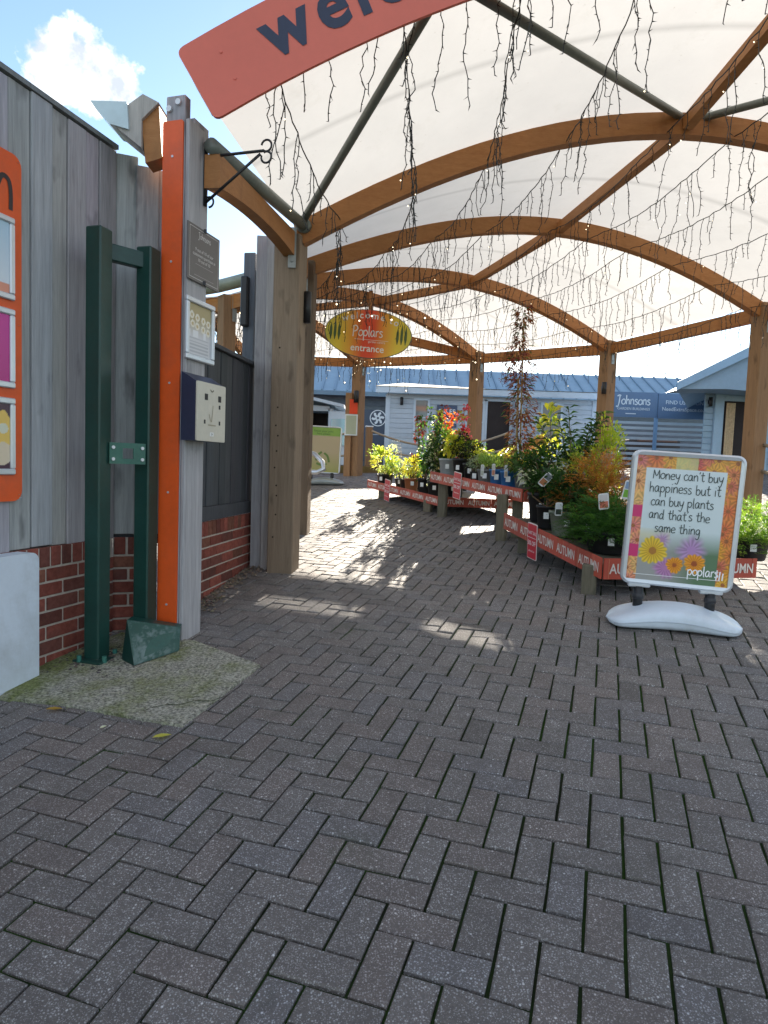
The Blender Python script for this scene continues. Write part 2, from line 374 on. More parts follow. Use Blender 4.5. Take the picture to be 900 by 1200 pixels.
HAND = {  # handwriting strokes, x-height 1
 'M': (1.25, [[(.1, 0), (.18, 1.55)], [(.18, 1.5), (.62, .5), (1.05, 1.55)], [(1.05, 1.5), (1.15, 0)]]),
 'o': (.85, [[(.45, 1), (.1, .7), (.12, .2), (.45, 0), (.78, .35), (.7, .85), (.4, 1)]]),
 'n': (.85, [[(.1, 1), (.12, 0)], [(.12, .6), (.4, 1), (.65, .8), (.7, 0)]]),
 'e': (.8, [[(.1, .5), (.7, .6), (.55, .98), (.2, .85), (.08, .4), (.3, .02), (.75, .15)]]),
 'y': (.85, [[(.1, 1), (.2, .4), (.45, .2), (.7, .55)], [(.78, 1), (.65, .1), (.4, -.75), (.05, -.6)]]),
 'c': (.75, [[(.7, .85), (.4, 1), (.1, .6), (.2, .1), (.5, 0), (.72, .2)]]),
 'a': (.9, [[(.65, .9), (.35, 1), (.08, .55), (.2, .05), (.5, .15), (.68, .95)], [(.68, .95), (.68, .2), (.85, .02)]]),
 't': (.7, [[(.35, 1.6), (.32, .3), (.5, 0), (.68, .15)], [(.02, 1.02), (.68, 1.1)]]),
 "'": (.3, [[(.2, 1.7), (.1, 1.35)]]),
 'b': (.85, [[(.12, 1.7), (.15, .05)], [(.15, .7), (.45, .98), (.75, .55), (.5, .02), (.15, .1)]]),
 'u': (.85, [[(.1, 1), (.15, .25), (.4, 0), (.65, .35), (.7, 1)], [(.7, 1), (.72, .15), (.85, .02)]]),
 'h': (.85, [[(.12, 1.75), (.15, 0)], [(.15, .55), (.42, .95), (.65, .75), (.7, 0)]]),
 'p': (.85, [[(.1, 1), (.12, -.8)], [(.12, .75), (.45, 1), (.75, .6), (.5, .05), (.15, .2)]]),
 'i': (.4, [[(.18, 1), (.2, 0)], [(.18, 1.4), (.24, 1.48)]]),
 's': (.7, [[(.6, .9), (.3, 1), (.12, .75), (.4, .52), (.6, .25), (.35, 0), (.05, .1)]]),
 'l': (.4, [[(.15, 1.75), (.18, .1), (.32, 0)]]),
 'd': (.9, [[(.65, .8), (.35, .98), (.08, .5), (.25, .02), (.55, .2), (.66, .7)], [(.7, 1.75), (.68, .15), (.82, 0)]]),
 'm': (1.2, [[(.1, 1), (.12, 0)], [(.12, .6), (.35, 1), (.55, .75), (.58, 0)], [(.58, .6), (.82, 1), (1.02, .75), (1.05, 0)]]),
 'g': (.85, [[(.65, .9), (.35, 1), (.08, .55), (.3, .1), (.62, .4), (.68, .95)], [(.68, .95), (.66, -.3), (.4, -.8), (.08, -.6)]]),
 'r': (.6, [[(.1, 1), (.12, 0)], [(.12, .6), (.3, .95), (.58, .95)]]),
 'J': (.9, [[(.1, 1.5), (.5, 1.75), (.8, 1.6)], [(.6, 1.7), (.45, .2), (.2, -.5), (-.1, -.35)]]),
 'P': (1.0, [[(.2, 1.6), (.15, -.2)], [(.05, 1.5), (.55, 1.7), (.9, 1.25), (.6, .8), (.2, .7)]]),
 ' ': (.55, [])}
def hand(mb, fr, s, a, b, xh, wd, tint, e=.002, align='l', jit=0.):
    wtot = sum(HAND[c][0] for c in s) * xh
    x = a - (wtot / 2 if align == 'c' else 0)
    for c in s:
        adv, st = HAND[c]; dy = rnd.uniform(-jit, jit) * xh
        for q in st: ribbon(mb, fr, [(x + p[0] * xh, b + dy + p[1] * xh) for p in q], wd, tint, e)
        x += adv * xh
    return x
def rrect(w_, h_, r, n=5):
    o = []
    for cx, cy, a0 in ((w_ - r, r, -90), (w_ - r, h_ - r, 0), (r, h_ - r, 90), (r, r, 180)):
        for k in range(n + 1): a = R(a0 + 90 * k / n); o.append((cx + r * math.cos(a), cy + r * math.sin(a)))
    return o
def hsh(*a):
    x = math.sin(sum(v * k for v, k in zip(a, (127.1, 311.7, 74.7)))) * 43758.5453; return x - math.floor(x)
def lerp(a, b, t_): return tuple(x + (y - x) * t_ for x, y in zip(a, b))
def jit(c, k): f = 1 + rnd.uniform(-k, k); return tuple(max(0, x * f * (1 + rnd.uniform(-k, k) * .3)) for x in c)

# ================================================================ SETTING
# ground sheet: slopes gently up from the camera, level beyond; pavers lie on it
mb = MB()
xs = [-500, -8, 8, 500]; ys = [-500, -4, 14, 700]
vs = [(x, y, gz(x, y) - .011) for y in ys for x in xs]
fs = [(j * 4 + i, j * 4 + i + 1, j * 4 + i + 5, j * 4 + i + 4) for j in range(3) for i in range(3)]
mb.add(vs, fs); struct(mb.build('ground', 'moss_joint', origin=(0, 0, 0)))
mb = MB()   # plain tarmac round and beyond the block paving
for x0, x1, y0, y1 in ((-60, 60, 14.3, 90),):
    mb.add([(x0, y0, gz(x0, y0) + .004), (-8, y0, gz(-8, y0) + .004), (8, y0, gz(8, y0) + .004), (x1, y0, gz(x1, y0) + .004), (x1, y1, gz(x1, y1) + .004), (8, y1, gz(8, y1) + .004), (-8, y1, gz(-8, y1) + .004), (x0, y1, gz(x0, y1) + .004)], [(0, 1, 6, 7), (1, 2, 5, 6), (2, 3, 4, 5)])
struct(mb.build('yard', 'ground_far', origin=(0, 14, 1)))
# herringbone block paving: u,v lattice, every block a small chamfered slab
mb = MB()
O2 = V(.650, 1.584); UU = V(.948, -.319); VV = V(.317, .944); UU2 = UU / UU.length; VV2 = VV / VV.length
PP = .1
def paver(u0, v0, du, dv):
    g = .0044; c = .0044
    tl = rnd.uniform(-.0018, .0018) - (.003 if rnd.random() < .05 else 0); tu = rnd.gauss(0, .0017); tv = rnd.gauss(0, .0017)
    def P(u, v, dz):
        p = O2 + UU2 * (u * PP) + VV2 * (v * PP)
        return (p.x, p.y, gz(p.x, p.y) + dz + tl + tu * (u - u0 - du / 2) + tv * (v - v0 - dv / 2))
    gg = g / PP; cg = c / PP
    a0, a1, b0, b1 = u0 + gg, u0 + du - gg, v0 + gg, v0 + dv - gg
    jj = lambda: rnd.uniform(-.014, .014)
    q = [(a0 + jj(), b0 + jj()), (a1 + jj(), b0 + jj()), (a1 + jj(), b1 + jj()), (a0 + jj(), b1 + jj())]
    cx, cy = (a0 + a1) / 2, (b0 + b1) / 2
    ins = [(x + math.copysign(cg * (1 if rnd.random() < .85 else rnd.uniform(1.4, 3.2)), cx - x), y + math.copysign(cg * (1 if rnd.random() < .85 else rnd.uniform(1.4, 3.2)), cy - y)) for x, y in q]
    vs = [P(x, y, 0) for x, y in ins] + [P(x, y, -.0034) for x, y in q] + [P(x, y, -.014) for x, y in q]
    fs = [(0, 1, 2, 3)] + [(4 + i, 4 + (i + 1) % 4, (i + 1) % 4, i) for i in range(4)] + [(8 + i, 8 + (i + 1) % 4, 4 + (i + 1) % 4, 4 + i) for i in range(4)]
    r = rnd.random(); k = rnd.uniform(.92, 1.08)
    tn = (k, k, k)
    if r < .22: tn = (k * 1.03, k * .985, k * .97)
    elif r < .38: tn = (k * .96, k * .985, k * 1.03)
    elif r < .43: tn = (k * .84, k * .84, k * .84)
    mb.add(vs, fs, tn)
def keep(x, y): return -4.5 < x < 8.0 and -2.6 < y < 14.25
for j in range(-80, 170):
    for i in range(-130, 130):
        k = (i + j) % 4
        if k == 0: u, v, du, dv = i, j, 2, 1
        elif k == 2: u, v, du, dv = i, j, 1, 2
        else: continue
        p = O2 + UU2 * ((u + du / 2) * PP) + VV2 * ((v + dv / 2) * PP)
        if keep(p.x, p.y): paver(u, v, du, dv)
struct(mb.build('paving', 'paver', origin=(0, 0, 0)))
# concrete slab let into the paving at the foot of the gate frame
mb = MB()
sl = [(-.60, 3.27), (-.80, 2.63), (-1.30, 2.80), (-1.71, 2.90), (-1.71, 3.30), (-1.50, 3.75), (-1.04, 3.62)]
mb.prism([(x, y, gz(x, y) + .012) for x, y in sl[::-1]], (0, 0, -.05))
cf = Fr(V(-.98, 2.78, 0), V(1, .06, 0), V(0, 1, 0)); mc = MB(); cp = [(0, 0), (.06, .03), (.11, .02), (.17, .06), (.24, .05), (.30, .10)]
mc.add([(cf.p(a, b).x, cf.p(a, b).y, gz(cf.p(a, b).x, cf.p(a, b).y) + .0155) for p0_, p1_ in zip(cp[:-1], cp[1:]) for a, b in ((p0_[0], p0_[1]), (p1_[0], p1_[1]), (p1_[0], p1_[1] + .005), (p0_[0], p0_[1] + .006))], [(4 * k, 4 * k + 1, 4 * k + 2, 4 * k + 3) for k in range(5)])
slab = struct(mb.build('concrete_slab', 'mossy_concrete')); mc.build('crack', 'moss_joint', slab)

# ================================================================ CANOPY
Z = V(0, 0, 1)
canopy = thing('entrance_canopy', (2.2, 8, gz(2.2, 8)), 'curved white fabric canopy on orange timber arches over the paved entrance', 'canopy')
ARCH = [  # inner end, outer end, top z inner, outer, rise
    ((-.78, 5.23), (5.3, 5.6), 3.14, 3.30, .95),
    ((-.90, 6.80), (4.52, 8.12), 3.36, 3.42, .70),
    ((-1.30, 7.80), (3.42, 10.42), 3.42, 3.36, .54),
    ((-2.00, 8.30), (1.55, 11.75), 3.36, 3.36, .50),
    ((-3.00, 8.90), (-.57, 12.58), 3.34, 3.34, .50),
    ((-3.95, 9.00), (-2.68, 12.62), 3.34, 3.34, .50)]
def apt(i, f):
    if i < 0:
        x = -1.10 + f * 7.12; return V(x, 3.66, 4.13 - .09 * (x - 2.46) ** 2 + .33)
    (a, b, z0, z1, r) = ARCH[i]
    s = math.sin(math.pi * f); q = 4 * f * (1 - f); h = .55 * q + .45 * s
    return V(a[0] + (b[0] - a[0]) * f, a[1] + (b[1] - a[1]) * f, z0 + (z1 - z0) * f + r * h)
def beam(mb, pts, wd, dep, tint=(1, 1, 1)):       # top-edge polyline swept with a rectangular section
    vs = []; n = len(pts); hd = (pts[-1] - pts[0]); hd.z = 0; hd.normalize(); side = V(-hd.y, hd.x, 0) * wd / 2
    for i, p in enumerate(pts):
        d = (pts[min(i + 1, n - 1)] - pts[max(i - 1, 0)]).normalized(); dn = d.cross(side).normalized()
        if dn.z > 0: dn = -dn
        vs += [p + side, p - side, p - side + dn * dep, p + side + dn * dep]
    fs = [(3, 2, 1, 0), (4 * n - 4, 4 * n - 3, 4 * n - 2, 4 * n - 1)]
    for i in range(n - 1):
        a = 4 * i
        for k in range(4): fs.append((a + k, a + (k + 1) % 4, a + 4 + (k + 1) % 4, a + 4 + k))
    mb.add(vs, fs, tint)
for i in range(-1, 6):
    mb = MB(); beam(mb, [apt(i, k / 30) for k in range(31)], .10, .165, jit((1, 1, 1), .06)); mb.build('arch_beam', 'glulam', canopy)
# ridge timbers between arch crowns
RID = [apt(i, .5) - Z * .05 for i in range(-1, 6)]
for a, b in zip(RID[:-1], RID[1:]):
    mb = MB(); d = (b - a).normalized(); beam(mb, [a + d * .06, b - d * .06], .08, .10); mb.build('ridge_beam', 'glulam', canopy)
# eave timbers, outer and inner
OUT = [V(6.02, 3.66, 3.30)] + [V(*a[1], a[3]) for a in ARCH]
for a, b in zip(OUT[:-1], OUT[1:]):
    mb = MB(); beam(mb, [a - Z * .02, b - Z * .02], .09, .16); mb.build('eave_beam', 'glulam', canopy)
INN = [V(*a[0], a[2]) for a in ARCH]
for a, b in zip(INN[:-1], INN[1:]):
    mb = MB(); beam(mb, [a - Z * .03, b - Z * .03], .09, .16); mb.build('eave_beam', 'glulam', canopy)
# diagonal tie in the far bay
mb = MB(); beam(mb, [V(1.5, 11.7, 3.36), V(-.9, 10.6, 3.62)], .08, .14); mb.build('tie_beam', 'glulam', canopy)
# outer posts
def post(x, y, top, wx, wy, rz, matn, name='post', parent=None, sink=.05, tint=(1, 1, 1)):
    mb = MB(); b = gz(x, y) - sink; mb.box((x, y, (top + b) / 2), (wx, wy, top - b), rz, tint, .006); return mb.build(name, matn, parent)
for (a, b, z0, z1, r) in ARCH[:5]:
    ang = math.atan2(b[1] - a[1], b[0] - a[0]); post(b[0], b[1], z1 + .02, .19, .19, ang, 'orange_post_timber', 'post', canopy)
post(6.02, 3.66, 3.30, .19, .19, 0, 'orange_post_timber', 'post', canopy)
post(-2.68, 12.62, 3.34, .19, .19, .3, 'orange_post_timber', 'post', canopy)
# inner posts (the near brown one stands in front of the others)
post(-.80, 5.25, 3.06, .21, .19, R(-10), 'post_timber', 'post', canopy)
post(-.86, 6.80, 3.34, .16, .17, R(-5), 'post_timber', 'post', canopy, tint=(.62, .58, .55))
for zz_ in (.72, .90, 1.05, 1.13, 1.27, 1.40, 1.52, 1.60, 1.74, 2.2):
    t_ = rnd.uniform(-.062, -.035); mb = MB(); mb.box((-.8165 + .985 * t_, 5.158 - .174 * t_, zz_), (.014, .008, .014), R(-10), (.10, .08, .07), .003); mb.build('bolt_hole', 'post_timber', canopy)
post(-1.30, 7.80, 3.40, .17, .17, R(20), 'orange_post_timber', 'post', canopy)
post(-2.04, 8.28, 3.34, .17, .17, R(40), 'orange_post_timber', 'post', canopy)
post(-3.00, 8.90, 3.30, .17, .17, R(50), 'orange_post_timber', 'post', canopy)
for (a, b, z0, z1, r) in ARCH[:5]:
    for (q, zz, sg) in ((b, z1, -1), (a, z0, 1)):
        hd = (V(*b, 0) - V(*a, 0)).normalized() * sg; sd = V(-hd.y, hd.x, 0)
        for s2 in (-1, 1):
            mb = MB(); o_ = V(q[0], q[1], zz - .34) + sd * (.098 * s2) - hd * .03; mb.obox(o_, hd * .06, sd * (.006 * s2), Z * .30, (1, 1, 1)); pl = mb.build('joint_plate', 'grey_steel', canopy)
            for hz in (.05, .15, .25): mb = MB(); c_ = o_ + hd * .03 + Z * hz + sd * (.005 * s2); mb.tube([c_, c_ + sd * (.012 * s2)], .011, 6); mb.build('bolt', 'grey_steel', pl)
# steel braces
for a, b in ((V(-.72, 5.18, 3.14), V(.24, 3.68, 3.92)), (apt(0, .5) - Z * .02, V(.24, 3.68, 3.92)), (apt(0, .5) - Z * .02 + V(.12, 0, 0), V(4.2, 3.68, 4.0))):
    mb = MB(); mb.tube([a, b], .029, 12); mb.build('brace_tube', 'tube_green', canopy, True)
# gutter pipe + timber between grey front post and brown post
mb = MB(); g0, g1 = V(-1.02, 3.72, 3.03), V(-.70, 5.16, 3.13); mb.tube([g0, g1], .042, 14); mb.tube([g1 - (g1 - g0).normalized() * .01, g1 + (g1 - g0).normalized() * .05], .056, 14)
mb.tube([g1 + (g1 - g0).normalized() * .045, g1 + (g1 - g0).normalized() * .06], .03, 10, (.6, .6, .6)); mb.build('gutter_pipe', 'tube_green', canopy, True)
mb = MB(); q0, q1 = V(-1.06, 3.74, 2.99), V(-.84, 5.18, 3.07)
top = [q0.lerp(q1, k / 12) for k in range(13)]; low = [p - Z * (.13 + .05 * (2 * k / 12 - 1) ** 2) for k, p in enumerate(top)]
mb.prism(top + low[::-1], (.09, -.014, 0)); mb.build('side_beam', 'glulam', canopy)
# beige gutter along the inner eave, seen past the dark fence
mb = MB(); pts = [INN[1] + V(-.10, -.06, .05), INN[2] + V(-.12, -.10, .05), INN[3] + V(-.10, -.16, .06), INN[4] + V(-.10, -.16, .06)]
mb.tube(pts, .075, 12, (1.5, 1.4, 1.25)); mb.build('gutter_pipe', 'tube_green', canopy, True)
# membrane panels
def seam(u, v):
    k = 1.
    for s_ in (.5,):
        if abs(v - s_) < .013: k = .80
    return (k, k, k)
for i in range(-1, 5):
    mb = MB(); nv = 40
    def fn(u, v, i=i):
        a = apt(i, u) if i >= 0 else apt(-1, u); b = apt(i + 1, u)
        if i == -1: a = a + V(0, -.02, 0)
        p = a.lerp(b, v); sg = math.sin(math.pi * v)
        return p + Z * (.014 - .045 * sg * math.sin(math.pi * min(1, max(0, u))) - .0 * sg)
    mb.grid(fn, 36, nv, seam); mb.build('fabric_panel', 'canopy_fabric', canopy, True)

# tail of the front arch and boxed gutter left of the grey post
def xz(pts, y): return [V(x, y, z) for x, z in pts]
mb = MB(); mb.prism(xz(((-1.37, 3.10), (-1.28, 3.19), (-1.26, 2.92), (-1.35, 2.89)), 3.64), (0, .12, 0)); mb.build('beam_tail', 'glulam', canopy)
mb = MB(); mb.prism(xz(((-1.434, 3.18), (-1.36, 3.235), (-1.275, 3.195), (-1.365, 3.105), (-1.365, 2.96), (-1.52, 3.075)), 3.62), (0, .20, 0), (1.2, 1.15, 1.05)); mb.build('gutter_box', 'grey_timber', canopy)
mb = MB(); mb.prism(xz(((-1.632, 3.185), (-1.438, 3.185), (-1.428, 3.045), (-1.53, 3.07), (-1.60, 3.14)), 3.605), (0, .19, 0), (.9, .98, .95)); mb.build('gutter_end', 'white_plastic', canopy)

# ================================================================ LEFT SIDE: fence, walls, front post
WD = V(.2812, .9597, 0); WN = V(.9597, -.2812, 0)          # along the fence, out of the fence towards the drive
W0 = V(-1.719, 3.274, 0)
def wp_(s, off, z): p = W0 + WD * s + WN * off; return V(p.x, p.y, z)
fence = thing('timber_fence', wp_(-.3, 0, gz(-1.8, 3)), 'tall weathered grey board fence on a low brick wall left of the green steel frame', 'fence')
mb = MB(); s = -2.2; k = 0
while s < .545:
    wd = rnd.choice((.125, .13, .10, .135, .118)); e = min(s + wd, .545); tn = jit((1, 1, 1), .16)
    off = .007 if k % 2 else .0
    mb.obox(wp_(s + .0025, -.03 + off, .845 + rnd.uniform(-.008, .012)), WD * (e - s - .005), WN * .025, Z * (3.02 - .85), tn, .003); s = e; k += 1
# two shorter boards closing the corner, turned to face the drive
c0 = wp_(.545, -.01, 0); dd = V(.93, .37, 0).normalized(); dn = V(.37, -.93, 0)
for k in range(4):
    o = c0 + dd * (.113 * k - .004) + dn * (.014 * (k % 2)); mb.obox(V(o.x, o.y, .86), dd * .122, dn * -.024, Z * (3.01 - min(k, 1) * .05 - .86), jit((1.05, 1.05, 1.08), .12), .003)
mb.build('boards', 'grey_timber', fence)
mb = MB(); mb.obox(wp_(-2.2, -.046, .80), WD * 2.76, WN * .010, Z * 2.2); o = c0 - dn * .03; mb.obox(V(o.x, o.y, .80), dd * .45, dn * -.012, Z * 2.14); mb.build('added_dark_backing', 'dark_timber', fence)  # dark sheets added behind the boards to darken gaps and block light through them
for zr_ in (1.05, 1.9, 2.8):
    mb = MB(); mb.obox(wp_(-2.2, -.085, zr_), WD * 2.74, WN * .05, Z * .09, (.7, .7, .7)); mb.build('rail', 'grey_timber', fence)
mb = MB(); mb.obox(wp_(-2.2, -.05, 3.022), WD * 2.745, WN * .06, Z * .024, (.55, .6, .58)); mb.build('capping', 'grey_timber', fence)
def brickwall(name, parent, p0, d, n, length, z0, z1, curve=0., thick=.1):
    """p0 start, d along, n outward: soldier course on top, stretcher bond below; mortar behind"""
    mb = MB(); L_ = .225; Hh = .075
    zt = z1 - .112
    mb2 = MB(); mb2.obox(V(p0.x, p0.y, z0 - .1) - n * thick, d * length, n * (thick - .004), Z * (z1 - .003 - z0 + .1)); mb2.build('mortar', 'mortar', parent)
    def br(s0, s1, za, zb):
        s0 = max(0, s0); s1 = min(length, s1)
        if s1 - s0 < .02: return
        r = rnd.random(); k = rnd.uniform(.7, 1.15); tn = (k, k, k)
        if r < .2: tn = (k * .62, k * .75, k * .8)
        elif r < .33: tn = (k * .85, k * 1.15, k * 1.05)
        o = p0 + d * s0; mb.obox(V(o.x, o.y, za) - n * .02, d * (s1 - s0), n * (.022 + rnd.uniform(0, .003)), Z * (zb - za), tn, .003)
    s = 0
    while s < length: br(s + .0065, s + .0685, zt + .012, z1); s += .075
    z = zt; row = 0
    while z > z0 - .1:
        s = -.11 * (row % 2) - .03
        while s < length: br(s + .0065, s + L_ - .0065, z - Hh + .012, z); s += L_
        z -= Hh; row += 1
    return mb.build(name, 'brick', parent)
brickwall('brickwork', fence, wp_(-2.2, .012, 0), WD, WN, 2.72, .10, .842)
o = c0 + dn * .012; brickwall('brickwork', fence, V(o.x, o.y, 0), dd, dn, .16, .10, .842)
o = c0 + dd * .165; mb = MB(); mb.obox(V(o.x, o.y, .22), dd * .06, dn * .03, Z * .63, (.85, .85, .85), .004); mb.build('end_stud', 'grey_timber', fence)

# white box standing against the fence, only its end in view
mb = MB(); o = wp_(-1.25, .02, gz(-1.75, 2.9) - .03); zz = Z * .62
prof = rrect(1.135, .665, .045)
mb.prism([wp_(-1.25 + a, .10, 0) + Z * (gz(-1.75, 2.9) - .02 + b) for a, b in prof], -WN * .085)
wb = mb.build('storage_box', 'white_plastic'); tag(wb, 'pale blue-white plastic box against the fence at the left edge of the picture', 'box')

# orange noticeboard
nb = thing('notice_board', wp_(-.3, 0, 1.09), 'orange notice board with three framed posters on the grey fence', 'notice board')
fr = Fr(wp_(-.86, .012, 1.085), WD, Z); BW, BH = .72, 1.585
mb = MB(); mb.prism([fr.p(a, b) for a, b in rrect(BW, BH, .05)], WN * .012); mb.build('panel', 'orange_panel', nb)
mb = MB(); f2 = Fr(fr.p(0, 0, .0125), fr.x, fr.y); x = BW - .055
mb.tube([f2.p(BW - .012, b, .001) for b in (.015, .016)], .006, 6)
for b in (.03, .82, 1.555): mb.lathe(f2.p(BW - .02, b, .001), [(0, .002), (.005, .001)], 8)
mb.build('screws', 'frame_silver', nb)
mb = MB()
for dx, c_ in ((-.18, ''), (0, '')): pass
ribbon(mb, f2, [(BW - .135, 1.33), (BW - .135, 1.45)], .022, (.02, .015, .02)); ribbon(mb, f2, [(BW - .135, 1.41), (BW - .11, 1.465), (BW - .075, 1.46), (BW - .062, 1.41), (BW - .062, 1.33)], .022, (.02, .015, .02))
mb.build('lettering', 'print', nb)
for zb, zt, kind in ((.925, 1.295, 0), (.525, .885, 1), (.125, .48, 2)):
    mb = MB(); x0, x1 = BW - .62, BW - .048; b = .028
    for (a0, b0, a1, b1) in ((x0, zb, x1, zb + b), (x0, zt - b, x1, zt), (x0, zb + b, x0 + b, zt - b), (x1 - b, zb + b, x1, zt - b)):
        mb.obox(f2.p(a0, b0), f2.x * (a1 - a0), f2.y * (b1 - b0), f2.n * .016, (1, 1, 1), .005)
    pf = mb.build('poster_frame', 'frame_silver', nb)
    mb = MB()
    def pt(u, v, kind=kind):
        if kind == 0: return lerp((.75, .8, .85), (.45, .65, .8), v) if v > .14 else (.75, .3, .2)
        if kind == 1: return lerp((.5, .02, .22), (.62, .04, .32), v)
        d1 = math.hypot((u - .93) * 1.5, v - .62); d2 = math.hypot((u - .9) * 1.5, v - .25)
        if d1 < .24 + .04 * math.sin(9 * math.atan2(v - .62, u - .93)): return (.82, .55, .12) if d1 > .08 else (.7, .7, .55)
        if d2 < .2: return (.75, .62, .45)
        return (.07, .025, .05)
    mb.grid(lambda u, v: f2.p(x0 + b + (x1 - x0 - 2 * b) * u, zb + b + (zt - zb - 2 * b) * v, .006), 110, 64, pt); mb.build('poster', 'print', pf)

# grey front post with the orange strip
PA = V(.281, .96, 0); PB = V(.96, -.281, 0); PC = V(-1.108, 3.617, 0)       # near corner; PA along the right face, PB along the front face (to the right)
def pp_(a, b, z): p = PC + PA * a + PB * b; return V(p.x, p.y, z)
gp = thing('gate_post', pp_(.1, -.07, gz(-1.1, 3.7)), 'square weathered grey timber post faced with a tall orange strip', 'post')
mb = MB(); zb = .24; mb.obox(pp_(.055, -.150, zb), PA * .14, PB * .147, Z * (3.15 - zb), (1, 1, 1.02), .005); mb.build('post_core', 'grey_timber', gp)
mb = MB(); mb.obox(pp_(0, -.145, zb + .03), PA * .052, PB * .118, Z * (3.245 - zb - .03), (.94, .95, 1.0), .005); mb.build('front_board', 'grey_timber', gp)
mb = MB(); mb.obox(pp_(.0, -.024, zb), PA * .19, PB * .024, Z * (3.12 - zb), (1.08, 1.08, 1.08), .004); mb.build('side_board', 'grey_timber', gp)
fr = Fr(pp_(-.003, -.155, .375), PB, Z)
mb = MB(); mb.prism([fr.p(a, b) for a, b in rrect(.124, 2.735, .012, 3)], -PA * .010); mb.build('orange_strip', 'orange_panel', gp)
mb = MB()
for b in (.12, .75, 1.35, 2.0, 2.55): mb.tube([fr.p(.062, b, .010), fr.p(.062, b, .0135)], .0065, 8)
for a, b in ((.035, 2.80), (.09, 2.83)): mb.tube([fr.p(a, b, .0), fr.p(a, b, .012)], .016, 10)
mb.build('screw_heads', 'frame_silver', gp)

# signs on the post's right-hand face
def face(a, z, off=0.): return Fr(pp_(a, .002 + off, z), PA, Z)
plq = thing('plaque', pp_(.15, .01, 2.28), 'dark grey plaque with white script heading on the grey post', 'plaque')
f = face(-.022, 2.285); Wd, Hd = .325, .30
mb = MB(); mb.obox(f.p(0, 0, .004), f.x * Wd, f.y * Hd, f.n * .008, (1, 1, 1), .002); mb.build('plate', 'slate_plaque', plq)
mb = MB(); q = Fr(f.p(0, 0, .0125), f.x, f.y); c = (.72, .70, .68)
for pts in ([(.018, .016), (Wd - .018, .016)], [(.018, Hd - .016), (Wd - .018, Hd - .016)], [(.018, .016), (.018, Hd - .016)], [(Wd - .018, .016), (Wd - .018, Hd - .016)]): ribbon(mb, q, pts, .0025, c, .001, False)
hand(mb, q, 'Johnsons', Wd / 2 + .0, Hd - .062, .019, .0032, c, .001, 'c')
for i_, s_ in enumerate(('9 out of 10 of our', 'customers purchase at', '10 out of 10')): text(mb, q, s_, Wd / 2, .165 - i_ * .026, .025, .004, 'c', c, .001)
for b, w0 in ((.095, .18), (.035, .2)): ribbon(mb, q, [(Wd / 2 - w0 / 2, b), (Wd / 2 + w0 / 2, b)], .0025, (.4, .39, .38), .001, False)
mb.build('lettering', 'print', plq)
mb = MB()
for b in (.012, Hd - .006): mb.box(q.p(Wd / 2, b, .003), (.016, .016, .02), .3)
mb.build('clips', 'black_steel', plq)

nf = thing('poster_frame', pp_(.1, .01, 1.86), 'white snap frame with a small gold and grey poster below the plaque', 'frame')
f = face(-.03, 1.858); Wd, Hd = .285, .335; b = .028; mb = MB()
for (a0, b0, a1, b1) in ((0, 0, Wd, b), (0, Hd - b, Wd, Hd), (0, b, b, Hd - b), (Wd - b, b, Wd, Hd - b)): mb.obox(f.p(a0, b0, .002), f.x * (a1 - a0), f.y * (b1 - b0), f.n * .02, (1, 1, 1), .005)
mb.build('frame', 'frame_silver', nf)
def pt(u, v):
    c = lerp((.62, .62, .64), (.42, .34, .16), min(1, max(0, (v - .38) * 3)))
    for r_ in range(2):
        for k in range(4):
            cx, cy = .16 + .23 * k + .05 * hsh(k, r_), .78 - .17 * r_ - .03 * k; d = math.hypot((u - cx) * .8, v - cy)
            if d < .075: c = (.78, .74, .62) if d > .035 else (.55, .42, .2)
    if v < .36 and int(v * 46) % 3 == 0 and .08 < u < .9: c = (.42, .43, .46)
    if .36 < v < .5 and hsh(int(u * 9), 3) > .5: c = (.75, .76, .78)
    return c
mb = MB(); mb.grid(lambda u, v: f.p(b + (Wd - 2 * b) * u, b + (Hd - 2 * b) * v, .008), 44, 60, pt); mb.build('poster', 'print', nf)

cb = thing('cigarette_bin', pp_(.12, .05, 1.41), 'cream fronted cigarette bin with navy sides on the grey post', 'bin')
mb = MB(); S0, S1, Zb, Zt, D = -.045, .25, 1.415, 1.735, .092
side = [pp_(S0, .003, Zb), pp_(S0, D, Zb), pp_(S0, D, Zt), pp_(S0, .003, Zt + .05)]
mb.prism(side, PA * (S1 - S0)); mb.build('housing', 'navy', cb)
f = Fr(pp_(S0, D + .001, Zb), PA, Z); mb = MB(); mb.prism([f.p(a, b_) for a, b_ in rrect(S1 - S0, Zt - Zb, .008, 2)], PB * .008); mb.build('front_plate', 'cream_panel', cb)
f = Fr(pp_(S0, D + .0095, Zb), PA, Z); mb = MB()
for a, b_, ww, hh in ((.075, .225, .03, .034), (.215, .225, .03, .034), (.222, .185, .016, .022), (.07, .095, .014, .022), (.225, .095, .014, .022)): mb.obox(f.p(a, b_), f.x * ww, f.y * hh, f.n * .0012, (.02, .02, .02))
ribbon(mb, f, [(.12, .15), (.145, .11), (.16, .2)], .005, (.35, .3, .2), .001); ribbon(mb, f, [(.11, .09), (.19, .09)], .008, (.4, .36, .26), .001, False)
ribbon(mb, f, [(.13, .285), (.148, .275), (.165, .285)], .006, (.12, .1, .06), .001); ribbon(mb, f, [(.13, .04), (.17, .04)], .022, (.85, .85, .82), .001, False); text(mb, f, '24', .15, .034, .018, .003, 'c', (.1, .1, .1), .0016)
mb.build('slots', 'matte_print', cb)

